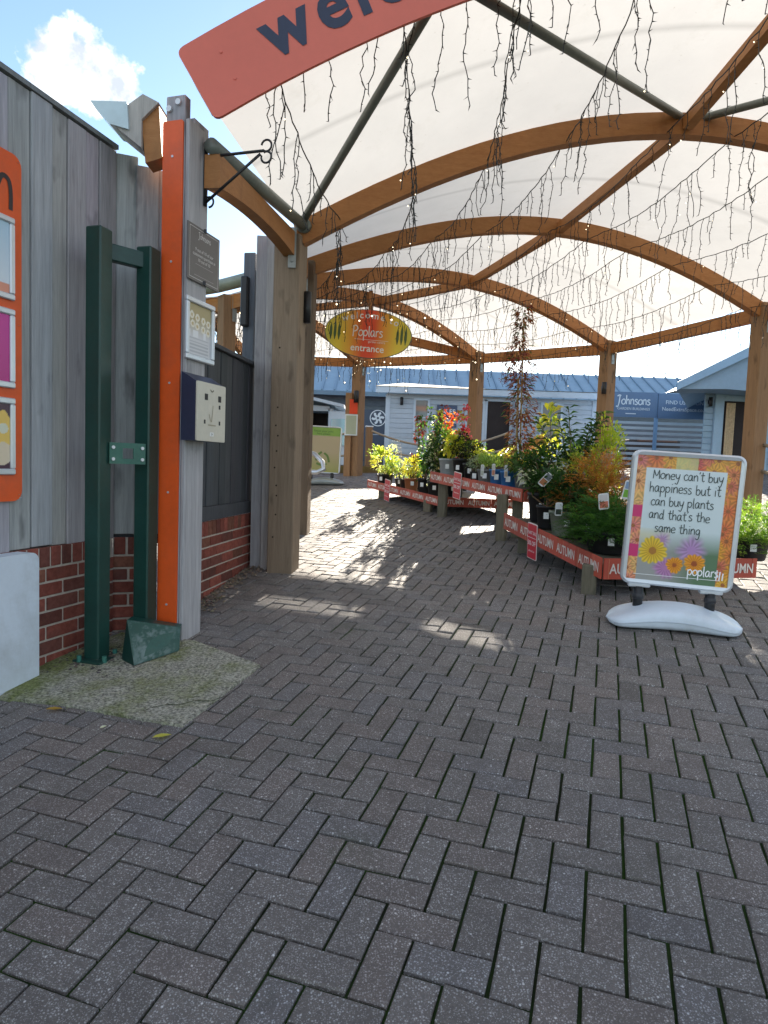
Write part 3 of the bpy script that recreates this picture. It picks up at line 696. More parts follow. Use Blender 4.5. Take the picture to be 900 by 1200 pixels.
hb = thing('hanging_basket_bracket', pp_(.16, .01, 2.75), 'black wrought iron basket bracket with scroll ends high on the grey post', 'bracket')
mb = MB(); f = face(.15, 0)
mb.obox(f.p(-.012, 2.72, .002), f.x * .024, f.y * .34, f.n * .008)
o3 = lambda r_, z: f.p(0, z, r_)
mb.tube([o3(.01, 2.985), o3(.36, 2.985)], .008, 8); mb.tube([o3(.01, 2.74), o3(.34, 2.97)], .008, 8)
for cx, cz, rr, a0, a1 in ((.375, 3.01, .03, -130, 170), (.375, 2.95, .03, -200, 120), (.03, 3.005, .03, -60, 200), (.03, 2.945, .03, -200, 60), (.03, 2.74, .028, -90, 180)):
    mb.tube([o3(cx + rr * math.cos(R(a0 + (a1 - a0) * k / 14)), cz + rr * math.sin(R(a0 + (a1 - a0) * k / 14))) for k in range(15)], .006, 6)
mb.build('ironwork', 'black_steel', hb, True)

# dark fence panel between the grey post and the brown post
df = thing('board_fence', (-1.2, 4.9, gz(-1.2, 4.9)), 'dark stained board panel on a low brick wall between the grey and brown posts', 'fence panel')
D0 = V(-1.275, 4.15, 0); D1 = V(-1.105, 5.50, 0); dd = (D1 - D0).normalized(); dn = V(dd.y, -dd.x, 0); LN = (D1 - D0).length
mb = MB(); s = 0
while s < LN:
    wd = .118; o = D0 + dd * s; mb.obox(V(o.x, o.y, .99) - dn * .02, dd * (min(wd, LN - s) - .006), dn * (.02 + (.006 if int(s / wd) % 2 else 0)), Z * 1.09, jit((1, 1, 1), .15), .003); s += wd
mb.build('boards', 'dark_timber', df)
mb = MB(); mb.obox(V(D0.x, D0.y, .89) - dn * .02, dd * LN, dn * .032, Z * .098, (1, 1, 1), .004); mb.build('rail', 'dark_timber', df); mb = MB(); mb.obox(V(D0.x, D0.y, 2.085) - dn * .03, dd * LN, dn * .06, Z * .03, (1.2, 1.2, 1.2), .004); mb.build('capping', 'dark_timber', df)
brickwall('brickwork', df, D0 + dn * .012, dd, dn, LN, .28, .886)
# grey post pair beside the brown post
gq = thing('fence_post', (-.99, 5.35, gz(-1, 5.35)), 'grey double board post between the dark fence panel and the brown canopy post', 'post')
mb = MB(); mb.obox(V(-1.085, 5.33, .40), V(.085, .01, 0), V(-.01, .09, 0), Z * 2.70, (.95, .95, .97), .004); mb.build('board', 'grey_timber', gq)
mb = MB(); mb.obox(V(-.996, 5.30, .40), V(.085, -.01, 0), V(.01, .10, 0), Z * 2.70, (1.1, 1.08, 1.05), .004); mb.build('board', 'grey_timber', gq)
sp = post(-1.17, 5.56, 3.02, .10, .10, R(-10), 'dark_timber', 'fence_post', None, tint=(1.6, 1.75, 1.9)); tag(sp, 'slim blue-grey square post behind the grey double board post', 'post')
mb = MB(); mb.box((-1.205, 5.50, 2.62), (.06, .07, .40), R(-12), (1, 1, 1), .008); ls = mb.build('speaker_box', 'black_steel'); tag(ls, 'narrow black box fixed to the slim blue-grey post above the dark fence', 'speaker')
lf = thing('wall_lamp', (-.66, 5.3, 2.4), 'small black lamp on the right side of the near brown post', 'lamp')
mb = MB(); mb.tube([(-.665, 5.28, 2.42), (-.665, 5.28, 2.66)], .03, 12); mb.build('lamp_body', 'black_steel', lf, True)
mb = MB(); mb.box((-.70, 5.29, 2.54), (.05, .04, .07), 0, (1, 1, 1), .004); mb.build('wall_bracket', 'black_steel', lf)
# gate hardware / steel hoop rail beyond the brown post
hr = thing('handrail', (-.70, 7.6, gz(-.7, 7.6)), 'bent steel tube handrail just right of the brown post', 'handrail')
mb = MB(); zr = 1.42
mb.tube([(-1.25, 8.2, zr + .02), (-1.0, 7.95, zr + .04), (-.84, 7.78, zr), (-.74, 7.7, zr - .09), (-.72, 7.66, zr - .17), (-.80, 7.65, zr - .21), (-1.0, 7.7, zr - .21), (-1.3, 7.8, zr - .21)], .028, 10); mb.build('tube', 'bright_steel', hr, True)
mb = MB(); mb.tube([(-1.2, 8.15, gz(-1.2, 8.1)), (-1.2, 8.15, zr)], .025, 10); mb.build('upright', 'bright_steel', hr, True)

# green steel frame by the fence
gf = thing('steel_frame', (-1.42, 3.45, gz(-1.42, 3.45)), 'dark green steel box-section frame standing against the grey fence', 'frame')
def sq(x, y, z0, z1, wd, rz): mb = MB(); mb.box((x, y, (z0 + z1) / 2), (wd, wd, z1 - z0), rz, (1, 1, 1), .007); return mb
sq(-1.478, 3.372, .235, 2.45, .092, R(-16)).build('upright', 'green_steel', gf)
sq(-1.312, 3.60, .27, 2.43, .092, R(-16)).build('upright', 'green_steel', gf)
mb = MB(); mb.obox(V(-1.475, 3.40, 2.315), V(.16, .165, 0), V(-.04, .03, 0), Z * .085, (1, 1, 1), .005); mb.build('top_rail', 'green_steel', gf)
mb = MB(); br = V(-1.425, 3.380, 1.275); d_ = V(.135, .135, 0)
for z0, z1, a0, a1 in ((0, .028, 0, 1), (.082, .11, 0, 1), (.028, .082, 0, .36), (.028, .082, .66, 1)): mb.obox(br + d_ * a0 + Z * z0, d_ * (a1 - a0), V(.006, -.006, 0), Z * (z1 - z0), (3.2, 2.6, 2.4))
mb.build('latch_plate', 'green_steel', gf)
mb = MB()
for a in (.09, .9):
    for z_ in (.025, .085): c = br + d_ * a + Z * z_ + V(.004, -.004, 0); mb = MB(); mb.tube([c, c + V(.008, -.008, 0)], .009, 8); mb.build('bolt', 'frame_silver', gf)
mb = MB(); mb.box((-1.47, 3.36, .258), (.17, .17, .012), R(-16), (1, 1, 1), .003)
for dx, dy in ((.065, -.065), (-.065, -.065), (.065, .065)): mb.tube([(-1.47 + dx, 3.36 + dy, .256), (-1.47 + dx, 3.36 + dy, .29)], .012, 8, (3, 3, 3))
mb.build('base_plate', 'green_steel', gf)
# folded steel foot guard
ft = MB(); A, B, C, D_, E_ = V(-1.335, 3.34, .262), V(-1.235, 3.245, .262), V(-1.075, 3.45, .285), V(-1.345, 3.43, .445), V(-1.10, 3.55, .385)
ft.prism([A, B, D_], (.006, .003, .004), (.8, .8, .8)); ft.prism([B, C, E_, D_], (.003, .006, .004), (2.0, 1.7, 1.7)); ft.prism([D_, E_, E_ + V(-.01, .07, .0), D_ + V(.0, .08, .0)], (0, 0, .004))
fg = ft.build('foot_guard', 'green_steel', gf)
def vno(x, y):
    i_, j_ = math.floor(x), math.floor(y); fx, fy = x - i_, y - j_; fx = fx * fx * (3 - 2 * fx); fy = fy * fy * (3 - 2 * fy)
    return (hsh(i_, j_) * (1 - fx) + hsh(i_ + 1, j_) * fx) * (1 - fy) + (hsh(i_, j_ + 1) * (1 - fx) + hsh(i_ + 1, j_ + 1) * fx) * fy
def scuff(u, v):
    k = vno(u * 5 + 3, v * 4 - u * 2) * .4 + vno(u * 19, v * 9 + 5) * .35 + vno(u * 44, v * 44) * .25; k = max(0, min(1, (k - .46) * 4)) * (1 - abs(u - .35) * 1.1)
    return lerp((.012, .07, .055), (.17, .24, .235), max(0, k) * .8)
mb = MB(); off = (C - B).cross(D_ - B).normalized() * .0045; off = off if off.y < 0 else -off
mb.grid(lambda u, v: B.lerp(C, u).lerp(D_.lerp(E_, u), v) + off, 46, 32, scuff); mb.build('scuffed_face', 'print', fg)
# leaf litter and grit
def litter(name, label, spots, mat, size, colr, cat):
    mb = MB()
    for x, y in spots:
        s_ = size * rnd.uniform(.6, 1.3); a = rnd.uniform(0, 6.3); z = gz(x, y) + rnd.uniform(.004, .012)
        n = rnd.choice((4, 5)); vs = [(x + s_ * math.cos(a + k * 6.283 / n) * rnd.uniform(.6, 1), y + s_ * math.sin(a + k * 6.283 / n) * rnd.uniform(.4, .9), z + rnd.uniform(0, s_ * .5)) for k in range(n)]
        mb.add(vs + [(x, y, z + s_ * .7)], [(k, (k + 1) % n, n) for k in range(n)], jit(colr, .45))
    o = mb.build(name, mat); o['label'] = label; o['category'] = cat; o['kind'] = 'stuff'; return o
sp = []
for k in range(420):
    q = D0 + dd * rnd.uniform(0, LN) + dn * (abs(rnd.gauss(0, .07)) + .03); sp.append((q.x, q.y))
litter('leaf_litter', 'brown leaf litter and grit along the foot of the low brick wall', sp, 'matte_print', .015, (.17, .13, .09), 'leaf litter')
sp = [(-1.46 + rnd.gauss(0, .13), 3.37 + rnd.gauss(0, .09)) for k in range(240)]
litter('debris', 'dark soil, leaves and pale grit around the foot of the green frame', sp, 'matte_print', .012, (.07, .06, .05), 'debris')
def fallen_leaf(x, y, s_, a, c, label):
    mb = MB(); z = gz(x, y) + .004; ca, sa = math.cos(a), math.sin(a); prof = [(-1, 0), (-.6, .32), (0, .45), (.6, .3), (1.1, 0), (.6, -.3), (0, -.42), (-.6, -.3)]
    vs = [(x + s_ * (p * ca - q * sa), y + s_ * (p * sa + q * ca), z + .006 + .01 * abs(q)) for p, q in prof] + [(x, y, z + .003)]
    mb.add(vs, [(k, (k + 1) % 8, 8) for k in range(8)], c); o = mb.build('fallen_leaf', 'leaf'); tag(o, label, 'leaf')
fallen_leaf(-1.405, 2.78, .034, .2, (.50, .30, .06), 'orange-brown fallen leaf by the edge of the mossy slab near the left edge')
fallen_leaf(-.855, 2.545, .036, .5, (.62, .58, .10), 'yellow fallen leaf on the pavers below the corner of the slab')
fallen_leaf(-1.12, 2.62, .014, .9, (.8, .78, .7), 'tiny pale scrap on the pavers beside the slab')

# ================================================================ WELCOME AND ENTRANCE SIGNS
ws = thing('welcome_sign', (.6, 3.5, 3.4), 'long curved red sign with navy lettering on the front arch', 'sign')
YS = 3.55
def wz(x): return 4.13 - .09 * (x - 2.46) ** 2
def wpt(s, h, y):      # s = x along lower edge, h perpendicular height
    dz = -.18 * (s - 2.46); l = math.hypot(1, dz); return V(s - dz / l * h, y, wz(s) + h / l)
x0, x1, HH = -.955, 5.85, .40; n = 48; mb = MB()
rc = .035; xs_ = [x0 + d for d in (0, .004, .010, .019, .035)] + [x0 + .035 + (x1 - x0 - .035) * k / 44 for k in range(1, 45)]; n = len(xs_) - 1
ins_ = lambda x: rc - math.sqrt(max(0, rc * rc - max(0, rc - (x - x0)) ** 2))
front = [wpt(x, (ins_(x) if h == 0 else h - ins_(x)), YS) for h in (.0, HH) for x in xs_]; back = [p + V(0, .02, 0) for p in front]
m_ = n + 1; fs = []
for k in range(n): fs += [(k, k + 1, m_ + k + 1, m_ + k), (2 * m_ + k + 1, 2 * m_ + k, 3 * m_ + k, 3 * m_ + k + 1), (2 * m_ + k, 2 * m_ + k + 1, k + 1, k), (m_ + k, m_ + k + 1, 3 * m_ + k + 1, 3 * m_ + k)]
fs += [(0, m_, 3 * m_, 2 * m_), (n, 2 * m_ + n, 3 * m_ + n, m_ + n)]
mb.add(front + back, fs); mb.build('panel', 'sign_red', ws)
mb = MB()
for ch, q in (('w', -.49), ('e', -.265), ('l', -.125), ('c', .01), ('o', .20), ('m', .46), ('e', .71)):
    p = wpt(q, .125, YS - .003); dz = -.18 * (q - 2.46); f = Fr(p, V(1, 0, dz), V(-dz, 0, 1)); text(mb, f, ch, 0, 0, .35, .028, 'c', (1, 1, 1), 0)
mb.build('lettering', 'navy', ws)
mb = MB()
for a, b in ((-.79, .13), (-.79, .28), (1.2, .07), (1.2, .33)): p = wpt(a, b, YS); mb.tube([p, p - V(0, .004, 0)], .008, 8)
mb.build('rivets', 'sign_red', ws)

es = thing('entrance_sign', (-.32, 9.78, 2.85), 'oval yellow and red welcome sign hanging from the timber arch', 'sign')
f = Fr(V(-.325, 9.78, 3.235), V(1, .02, -.05), V(.05, 0, 1)); A_, B_ = .635, .345; mb = MB()
def opt(u, v):
    x = (u - .5) * 2
    k = abs(x); c = lerp((.85, .09, .03), (.95, .72, .07), max(0, min(1, (k - .12) / .55)))
    c = lerp(c, (.70, .68, .10), max(0, min(1, (k - .72) / .3)))
    return c
def omap(u, v):
    x = (u - .5) * 2; h = math.sqrt(max(0, 1 - x * x)); return f.p(A_ * x, B_ * h * (v * 2 - 1), 0)
mb.grid(omap, 48, 10, opt); mb.build('panel', 'print', es)
mb = MB(); pts = [f.p(A_ * math.cos(2 * math.pi * k / 40), B_ * math.sin(2 * math.pi * k / 40), -.012) for k in range(40)]; mb.tube(pts, .011, 6, (.7, .72, .7), closed=True); mb.build('rim', 'tube_green', es)
mb = MB()
x_ = -.40
for ch, wd in (('w', .115), ('e', .085), ('l', .045), ('c', .08), ('o', .09), ('m', .13), ('e', .085), (' ', .05), ('t', .06), ('o', .09)):
    x = x_ + wd / 2; x_ += wd
    if ch != ' ': f3 = f.rot(x, .225 - .50 * x * x, -x * .9); text(mb, f3, ch, 0, 0, .135, .014, 'c', (.95, .92, .85), .003)
hand(mb, f, 'Poplars', -.01, -.035, .085, .014, (.95, .93, .88), .003, 'c'); text(mb, f, 'garden centre', .13, -.125, .045, .002, 'c', (.95, .9, .8), .003)
ribbon(mb, f, [(-.2, -.085), (.3, -.085)], .005, (.95, .9, .8), .003, False); text(mb, f, 'entrance', 0, -.255, .14, .012, 'c', (.95, .92, .85), .003)
for sx_ in (-1, 1):
    for k, (dx, h_) in enumerate(((-.06, .16), (0, .24), (.06, .19))):
        x = sx_ * .49 + dx; pr_ = [(x - .004, -.12), (x - .02, -.04), (x - .018, h_ * .3), (x, h_ * .8), (x + .018, h_ * .3), (x + .02, -.04), (x + .004, -.12)]
        mb.add([f.p(a, b, .003) for a, b in pr_], [tuple(range(6, -1, -1))][:1] and [tuple(range(7))], (.10, .16, .05))
mb.build('lettering', 'print', es)
mb = MB(); mb.obox(f.p(-.03, B_ - .01, -.03), V(.06, 0, 0), V(0, .03, 0), Z * .32, (1, 1, 1)); mb.build('hanger', 'glulam', es)

# ================================================================ ICICLE LIGHTS
def string_lights(fr_, label, rng, long_=1.):
    wm = MB(); bm = MB(); root = thing('icicle_lights', apt(2, fr_) - Z * .3 if fr_ is not None else V(2.4, 3.79, 4.2), label, 'string lights', 'icicle lights under the canopy')
    path = []
    if fr_ is None:
        for k in range(95): x = -.74 + k * .068; path.append((V(x, 3.79, 4.13 - .09 * (x - 2.46) ** 2 + .17 - .02 * (k % 2)), -1))
    for i in range(-1, 5) if fr_ is not None else ():
        a = apt(i, fr_) - Z * .15; b = apt(i + 1, fr_) - Z * .15; n = max(4, int((b - a).length / .07))
        for k in range(n): q = a.lerp(b, k / n); path.append((q - Z * (.11 * math.sin(math.pi * k / n)) + V(rng.uniform(-.008, .008), 0, rng.uniform(-.006, .006)), i))
    if fr_ is not None: path.append((apt(5, fr_) - Z * .15, 4))
    wm.tube([p for p, _ in path], .0042, 4, caps=False)
    k = 0
    while k < len(path) - 1:
        p, i = path[k]; ln = rng.choice((.14, .22, .32, .42, .55) if i >= 0 else (.2, .32, .45, .6)) * long_ * rng.uniform(.85, 1.1); m = max(3, int(ln / .045)); pts = [p]; x = y = 0
        for q in range(1, m + 1):
            x += rng.gauss(0, .010); y += rng.gauss(0, .010); pts.append(p + V(x, y, -ln * q / m))
        wm.tube(pts, (.0034 if i < 1 else .0038), 3, caps=False)
        for q in pts[1:]:
            a = rng.uniform(0, 6.28); d = V(math.cos(a), math.sin(a), rng.uniform(-.9, .2)) * rng.uniform(.016, .032); r_ = (.0056 if i < 1 else .0062)
            n0 = d.orthogonal().normalized() * r_; n1 = d.cross(n0).normalized() * r_; e = q + d
            wm.add([q + n0 * .6, q + n1 * .6, q - n0 * .6 - n1 * .6, e], [(0, 1, 3), (1, 2, 3), (2, 0, 3)])
            if rng.random() < (.03 if i < 2 else .045):
                s_ = .005 if i < 2 else (.006 if rng.random() < .7 else .014); c = e
                bm.add([c + V(s_, 0, 0), c + V(0, s_, 0), c - V(s_, 0, 0), c - V(0, s_, 0), c + Z * s_, c - Z * s_], [(0, 1, 4), (1, 2, 4), (2, 3, 4), (3, 0, 4), (1, 0, 5), (2, 1, 5), (3, 2, 5), (0, 3, 5)])
        k += rng.choice((1, 1, 1, 2) if i > 0 else (1, 1, 2, 3))
    wm.build('wire', 'wire_black', root); b = bm.build('bulbs', 'bulb_glow', root); b['kind'] = 'stuff'
LAB = ['string of icicle lights nearest the left posts', 'string of icicle lights second from the left posts', 'string of icicle lights third from the left posts', 'string of icicle lights left of the ridge timber',
       'string of icicle lights along the ridge timber', 'string of icicle lights just right of the ridge timber', 'string of icicle lights midway between ridge and right eave', 'string of icicle lights third in from the right eave',
       'string of icicle lights second in from the right eave', 'string of icicle lights along the right eave']
string_lights(None, 'string of icicle lights along the front arch just behind the long red sign', random.Random(31))
for k, f_ in enumerate((.06, .155, .245, .345, .475, .565, .66, .76, .86, .955)): string_lights(f_, LAB[k] + ' under the white canopy', random.Random(50 + k))

# ================================================================ BUILDINGS BEHIND
GB = 1.26
bb = thing('long_building', (3, 22.3, GB), 'long low building with a blue ribbed metal roof behind the canopy', 'building')
mb = MB(); mb.obox((-12, 22.3, GB - .1), (26, 0, 0), (0, 5, 0), Z * 2.5); mb.build('wall', 'slate_cladding', bb)
mb = MB()
for k in range(12): mb.obox((-12, 22.27, GB + .05 + k * .2), (26, 0, 0), (0, .028, 0), Z * .185, jit((1, 1, 1), .14))
mb.build('cladding', 'slate_cladding', bb)
mb = MB(); a = V(-12.3, 21.85, 3.68); up = V(0, 2.2, 1.12)
mb.obox(a, V(26.6, 0, .0), up, V(0, -.02, .05))
k = 0
while k < 26.5: mb.obox(a + V(k, -.02, .05), V(.05, 0, 0), up, V(0, -.015, .04), jit((.8, .82, .85), .05)); k += .42
mb.obox(a + V(0, 2.2, 1.12), V(26.6, 0, 0), V(0, 2.2, -1.12), V(0, .02, .05)); mb.build('roof', 'metal_roof', bb)
mb = MB(); mb.obox(a + V(0, -.06, -.10), V(26.6, 0, 0), V(0, .08, 0), Z * .13, (.5, .55, .6)); mb.build('gutter', 'metal_roof', bb)
mb = MB(); mb.obox((-.83, 22.18, 1.45), (.95, 0, 0), (0, .05, 0), Z * 1.72, (.55, .42, .36))
eb = mb.build('banner_board', 'blue_board'); tag(eb, 'tall dark blue board with a white round emblem on the far building', 'banner')
mb = MB(); f = Fr(V(-.32, 22.17, 2.90), V(1, 0, 0), Z)
ribbon(mb, f, [(.26 * math.cos(k * .2618), .26 * math.sin(k * .2618)) for k in range(25)], .03, (.8, .85, .9), .003, False)
for k in range(6): ribbon(mb, f, [(.04 * math.cos(k * 1.047), .04 * math.sin(k * 1.047)), (.14 * math.cos(k * 1.047 + .25), .14 * math.sin(k * 1.047 + .25)), (.2 * math.cos(k * 1.047), .2 * math.sin(k * 1.047))], .075, (.8, .85, .9), .003)
ribbon(mb, f, [(-.22, -.55), (.25, -.55)], .035, (.35, .42, .52), .003, False); mb.build('emblem', 'print', eb)
mb = MB(); mb.obox((-1.36, 22.18, 1.5), (.5, 0, 0), (0, .04, 0), Z * 1.68, (.9, 1.25, 1.9)); bp = mb.build('banner_board', 'blue_board'); tag(bp, 'plain bright blue panel beside the round emblem board', 'banner')

shed = thing('sales_shed', (2.6, 18, GB), 'pale blue timber sales office shed with a flat felt roof behind the plant benches', 'shed')
mb = MB(); mb.obox((-.02, 17.03, GB - .05), (5.35, 0, 0), (0, 2.6, 0), Z * 1.97); 
for k in range(15): mb.obox((-.02, 17.0, GB + .02 + k * .127), (5.35, 0, 0), (0, .028, 0), Z * .121, jit((1, 1, 1), .05), .004)
mb.obox((-.06, 16.98, GB - .02), (.12, 0, 0), (0, .06, 0), Z * 1.92, (1.12, 1.12, 1.12)); mb.obox((5.25, 16.98, GB - .02), (.1, 0, 0), (0, .06, 0), Z * 1.92, (1.12, 1.12, 1.12)); mb.build('wall', 'pale_cladding', shed)
mb = MB(); mb.obox((-.32, 16.72, 3.16), (5.95, 0, .03), (0, .03, 0), Z * .15, (1.15, 1.15, 1.15), .004); mb.obox((-.32, 16.75, 3.16), (.03, 0, 0), (0, 2.9, .3), Z * .15, (1.15, 1.15, 1.15)); mb.build('fascia', 'pale_cladding', shed)
mb = MB(); mb.add([(-.33, 16.7, 3.325), (5.64, 16.7, 3.355), (5.64, 19.8, 3.62), (-.33, 19.8, 3.62), (.4, 18.2, 3.60)], [(0, 1, 2, 4), (0, 4, 3), (4, 2, 3)]); mb.build('roof', 'felt_roof', shed)
def window(root, x0, x1, z0, z1, y, bars=0, refl=(1, 1, 1), frm='pale_cladding'):
    mb = MB(); t_ = .06
    for (a, b, c, d) in ((x0, z0, x1, z0 + t_), (x0, z1 - t_, x1, z1), (x0, z0 + t_, x0 + t_, z1 - t_), (x1 - t_, z0 + t_, x1, z1 - t_)): mb.obox((a, y - .03, b), (c - a, 0, 0), (0, .04, 0), Z * (d - b), (1.2, 1.2, 1.2), .004)
    for k in range(bars): mb.obox((x0 + t_, y - .02, z0 + (z1 - z0) * (k + 1) / (bars + 1)), (x1 - x0 - 2 * t_, 0, 0), (0, .02, 0), Z * .03, (1.2, 1.2, 1.2))
    w_ = mb.build('window', frm, root); mb = MB(); mb.obox((x0 + t_, y - .008, z0 + t_), (x1 - x0 - 2 * t_, 0, 0), (0, .006, 0), Z * (z1 - z0 - 2 * t_), refl); mb.build('pane', 'glass', w_)
window(shed, .66, 1.08, 2.05, 3.08, 17.0, 1); window(shed, 2.22, 2.50, 1.95, 3.06, 17.0, 1); window(shed, 3.92, 4.5, 2.0, 3.08, 17.0, 0, (.5, .4, .35))
mb = MB(); mb.obox((2.52, 16.985, GB), (.66, 0, 0), (0, .014, 0), Z * 1.82); dd_ = mb.build('doorway', 'dark_room', shed)
mb = MB()
for a, b, c, d in ((2.50, GB, 2.56, 3.1), (3.14, GB, 3.2, 3.1), (2.50, 3.06, 3.2, 3.12)): mb.obox((a, 16.955, b), (c - a, 0, 0), (0, .045, 0), Z * (d - b), (1.15, 1.15, 1.15), .004)
mb.build('door_frame', 'pale_cladding', shed)
mb = MB(); mb.obox((3.2, 16.99, GB), (.05, 0, 0), (0, -.8, 0), Z * 1.8, (1.1, 1.1, 1.1)); mb.build('door', 'pale_cladding', shed)
so = thing('office_sign', (1.5, 16.95, 2.4), 'small dark blue sales office sign on the pale blue shed', 'sign')
mb = MB(); mb.obox((1.26, 16.955, 2.36), (.52, 0, 0), (0, .02, 0), Z * .56, (.38, .42, .48)); mb.build('panel', 'blue_board', so)
mb = MB(); f = Fr(V(1.52, 16.952, 2.64), V(1, 0, 0), Z); text(mb, f, 'SALES', 0, .06, .17, .012, 'c', (.75, .8, .85), .002); text(mb, f, 'OFFICE', 0, -.17, .155, .012, 'c', (.75, .8, .85), .002); mb.build('lettering', 'print', so)
def wlamp(x, y, z, label, s_=1.):
    r_ = thing('wall_lamp', (x, y, z), label, 'lamp'); mb = MB(); mb.tube([(x, y - .05, z), (x, y - .05, z + .2 * s_)], .04 * s_, 10); mb.build('lamp_body', 'black_steel', r_, True); mb = MB(); mb.box((x, y - .01, z + .1 * s_), (.05 * s_, .06, .08 * s_)); mb.build('wall_bracket', 'black_steel', r_)
wlamp(.35, 16.98, 2.88, 'small black lamp on the left end of the pale blue shed')

ls_ = thing('small_shed', (-1.6, 15.8, GB), 'small white shed with its door standing open, far left under the canopy', 'shed')
mb = MB(); mb.obox((-2.9, 15.6, GB - .05), (1.03, 0, 0), (0, 1.6, 0), Z * 1.55); mb.obox((-1.40, 15.6, GB - .05), (.12, 0, 0), (0, 1.6, 0), Z * 1.4); mb.obox((-1.87, 15.6, 2.55), (.5, 0, 0), (0, 1.6, 0), Z * .12); mb.build('wall', 'pale_cladding', ls_)
mb = MB(); mb.obox((-3.0, 15.35, 3.03), (1.98, 0, -.40), (0, 2.0, 0), Z * .07, (1.1, 1.1, 1.1)); mb.build('roof', 'pale_cladding', ls_)
mb = MB(); mb.obox((-1.87, 16.4, GB), (.48, 0, 0), (0, .03, 0), Z * 1.3); mb.build('interior', 'dark_room', ls_)
mb = MB(); mb.obox((-1.38, 15.55, GB + .04), (.48, -.10, 0), (.01, .04, 0), Z * 1.25, (1.2, 1.2, 1.2), .004); dr = mb.build('door', 'pale_cladding', ls_)
mb = MB(); mb.obox((-1.31, 15.51, 1.75), (.34, -.07, 0), (-.004, -.015, 0), Z * .62, (2.2, 3.2, 3.4)); mb.build('pane', 'glass', dr)

# right: printed fascia over a slatted screen, and the gabled summerhouse
jb = thing('slatted_screen', (6.5, 16.1, GB), 'pale slatted screen under two blue printed fascia panels', 'screen')
for x0, x1 in ((5.12, 6.50), (6.53, 7.86)):
    mb = MB(); mb.obox((x0, 16.0, 2.70), (x1 - x0, 0, .012), (0, .03, 0), Z * .60, (1.1, 1.0, .95)); mb.build('fascia_panel', 'blue_board', jb)
mb = MB(); f = Fr(V(5.8, 15.998, 2.98), V(1, 0, .0), Z); c = (.62, .72, .82)
hand(mb, f, 'Johnsons', .13, .03, .125, .026, c, .002, 'c'); text(mb, f, 'GARDEN BUILDINGS', .14, -.10, .085, .004, 'c', c, .002); ribbon(mb, f, [(-.05, -.19), (.2, -.19)], .02, c, .002, False)
f = Fr(V(7.2, 15.998, 3.0), V(1, 0, .0), Z); text(mb, f, 'FIND US ONLINE', .0, .05, .13, .004, 'c', c, .002); text(mb, f, 'NeedExtraSpace.co.uk', .0, -.11, .125, .008, 'c', c, .002); mb.build('lettering', 'print', jb)
mb = MB()
for k in range(9): mb.obox((5.1, 16.1, 1.55 + k * .125), (2.8, 0, .01), (0, .03, 0), Z * .062, jit((.9, .92, .95), .06), .003)
mb.build('slats', 'pale_cladding', jb)
for x in (5.1, 6.49, 7.80): mb = MB(); mb.obox((x, 16.03, GB), (.13 if x > 7 else .07, 0, 0), (0, .08, 0), Z * 2.05, (.55, .72, .95), .004); mb.build('upright', 'blue_cladding', jb)
mb = MB(); mb.obox((6.1, 16.6, GB), (1.3, 0, 0), (0, .6, 0), Z * .95, (1, 1, 1), .02); mb.obox((6.3, 16.55, 2.15), (1.0, 0, 0), (0, .7, 0), Z * .12, (3, 2.2, 1.8), .02)
sf = mb.build('stacked_furniture', 'dark_room'); tag(sf, 'dark stacked garden furniture seen through the slatted screen', 'furniture')

SK = lambda d: V(.52 * d, d, 0)
sh = thing('summerhouse', (7.3, 13.6, GB), 'blue gabled summerhouse behind the right-hand canopy post', 'summerhouse')
mb = MB(); mb.obox((6.30, 13.2, GB - .3), (2.9, 0, 0), SK(2.8), Z * 2.15)
for k in range(17): mb.obox((6.30, 13.17, GB - .25 + k * .122), (2.9, 0, 0), (0, .028, 0), Z * .116, jit((1, 1, 1), .05), .004)
mb.prism([V(6.3, 13.2, 3.10), V(9.2, 13.2, 3.10), V(7.75, 13.2, 3.62)], (0, .06, 0))
mb.build('wall', 'blue_cladding', sh)
pk = V(6.76, 12.35, 3.80); e0 = V(5.35, 12.35, 3.04); e1 = V(9.3, 12.35, 2.92)
mb = MB(); bk = SK(3.9)
for a, b in ((e0, pk), (pk, e1)): mb.prism([a, b, b - Z * .07, a - Z * .07], bk, (.95, .95, .95))
mb.build('roof', 'metal_roof', sh)
mb = MB()
for a, b in ((e0, pk), (pk, e1)): mb.prism([a + V(0, -.02, .02), b + V(0, -.02, .02), b + V(0, -.02, -.16), a + V(0, -.02, -.13)], (0, -.03, 0), (1.0, 1.1, 1.2))
mb.build('bargeboard', 'blue_cladding', sh)
mb = MB(); mb.prism([e0 + V(.12, .05, -.09), pk + V(0, .05, -.10), e1 + V(-.12, .05, -.09), V(9.1, 12.4, 2.85), V(6.3, 12.4, 2.98)], (0, .7, 0), (.9, .92, .95)); mb.build('gable_panel', 'blue_cladding', sh)
mb = MB()
for a, b, c, d in ((6.48, GB - .2, 6.66, 3.02), (7.42, GB - .2, 7.58, 3.02), (6.66, 2.84, 7.42, 3.02)): mb.obox((a, 13.11, b), (c - a, 0, 0), (0, .06, 0), Z * (d - b), (1.15, 1.15, 1.15), .005)
df_ = mb.build('door_frame', 'blue_cladding', sh)
mb = MB(); mb.obox((6.66, 13.14, GB - .2), (.76, 0, 0), (0, .02, 0), Z * (2.84 - GB + .2)); mb.build('doorway', 'dark_room', sh)
mb = MB()
for k in range(5): mb.tube([(6.71 + k * .035, 13.09, GB), (6.71 + k * .035, 13.09, 2.8)], .02, 8, (1.5, 1.35, 1.1))
mb.build('curtain', 'rope', sh)
wlamp(6.38, 13.15, 2.72, 'small black lamp beside the summerhouse door', .9)

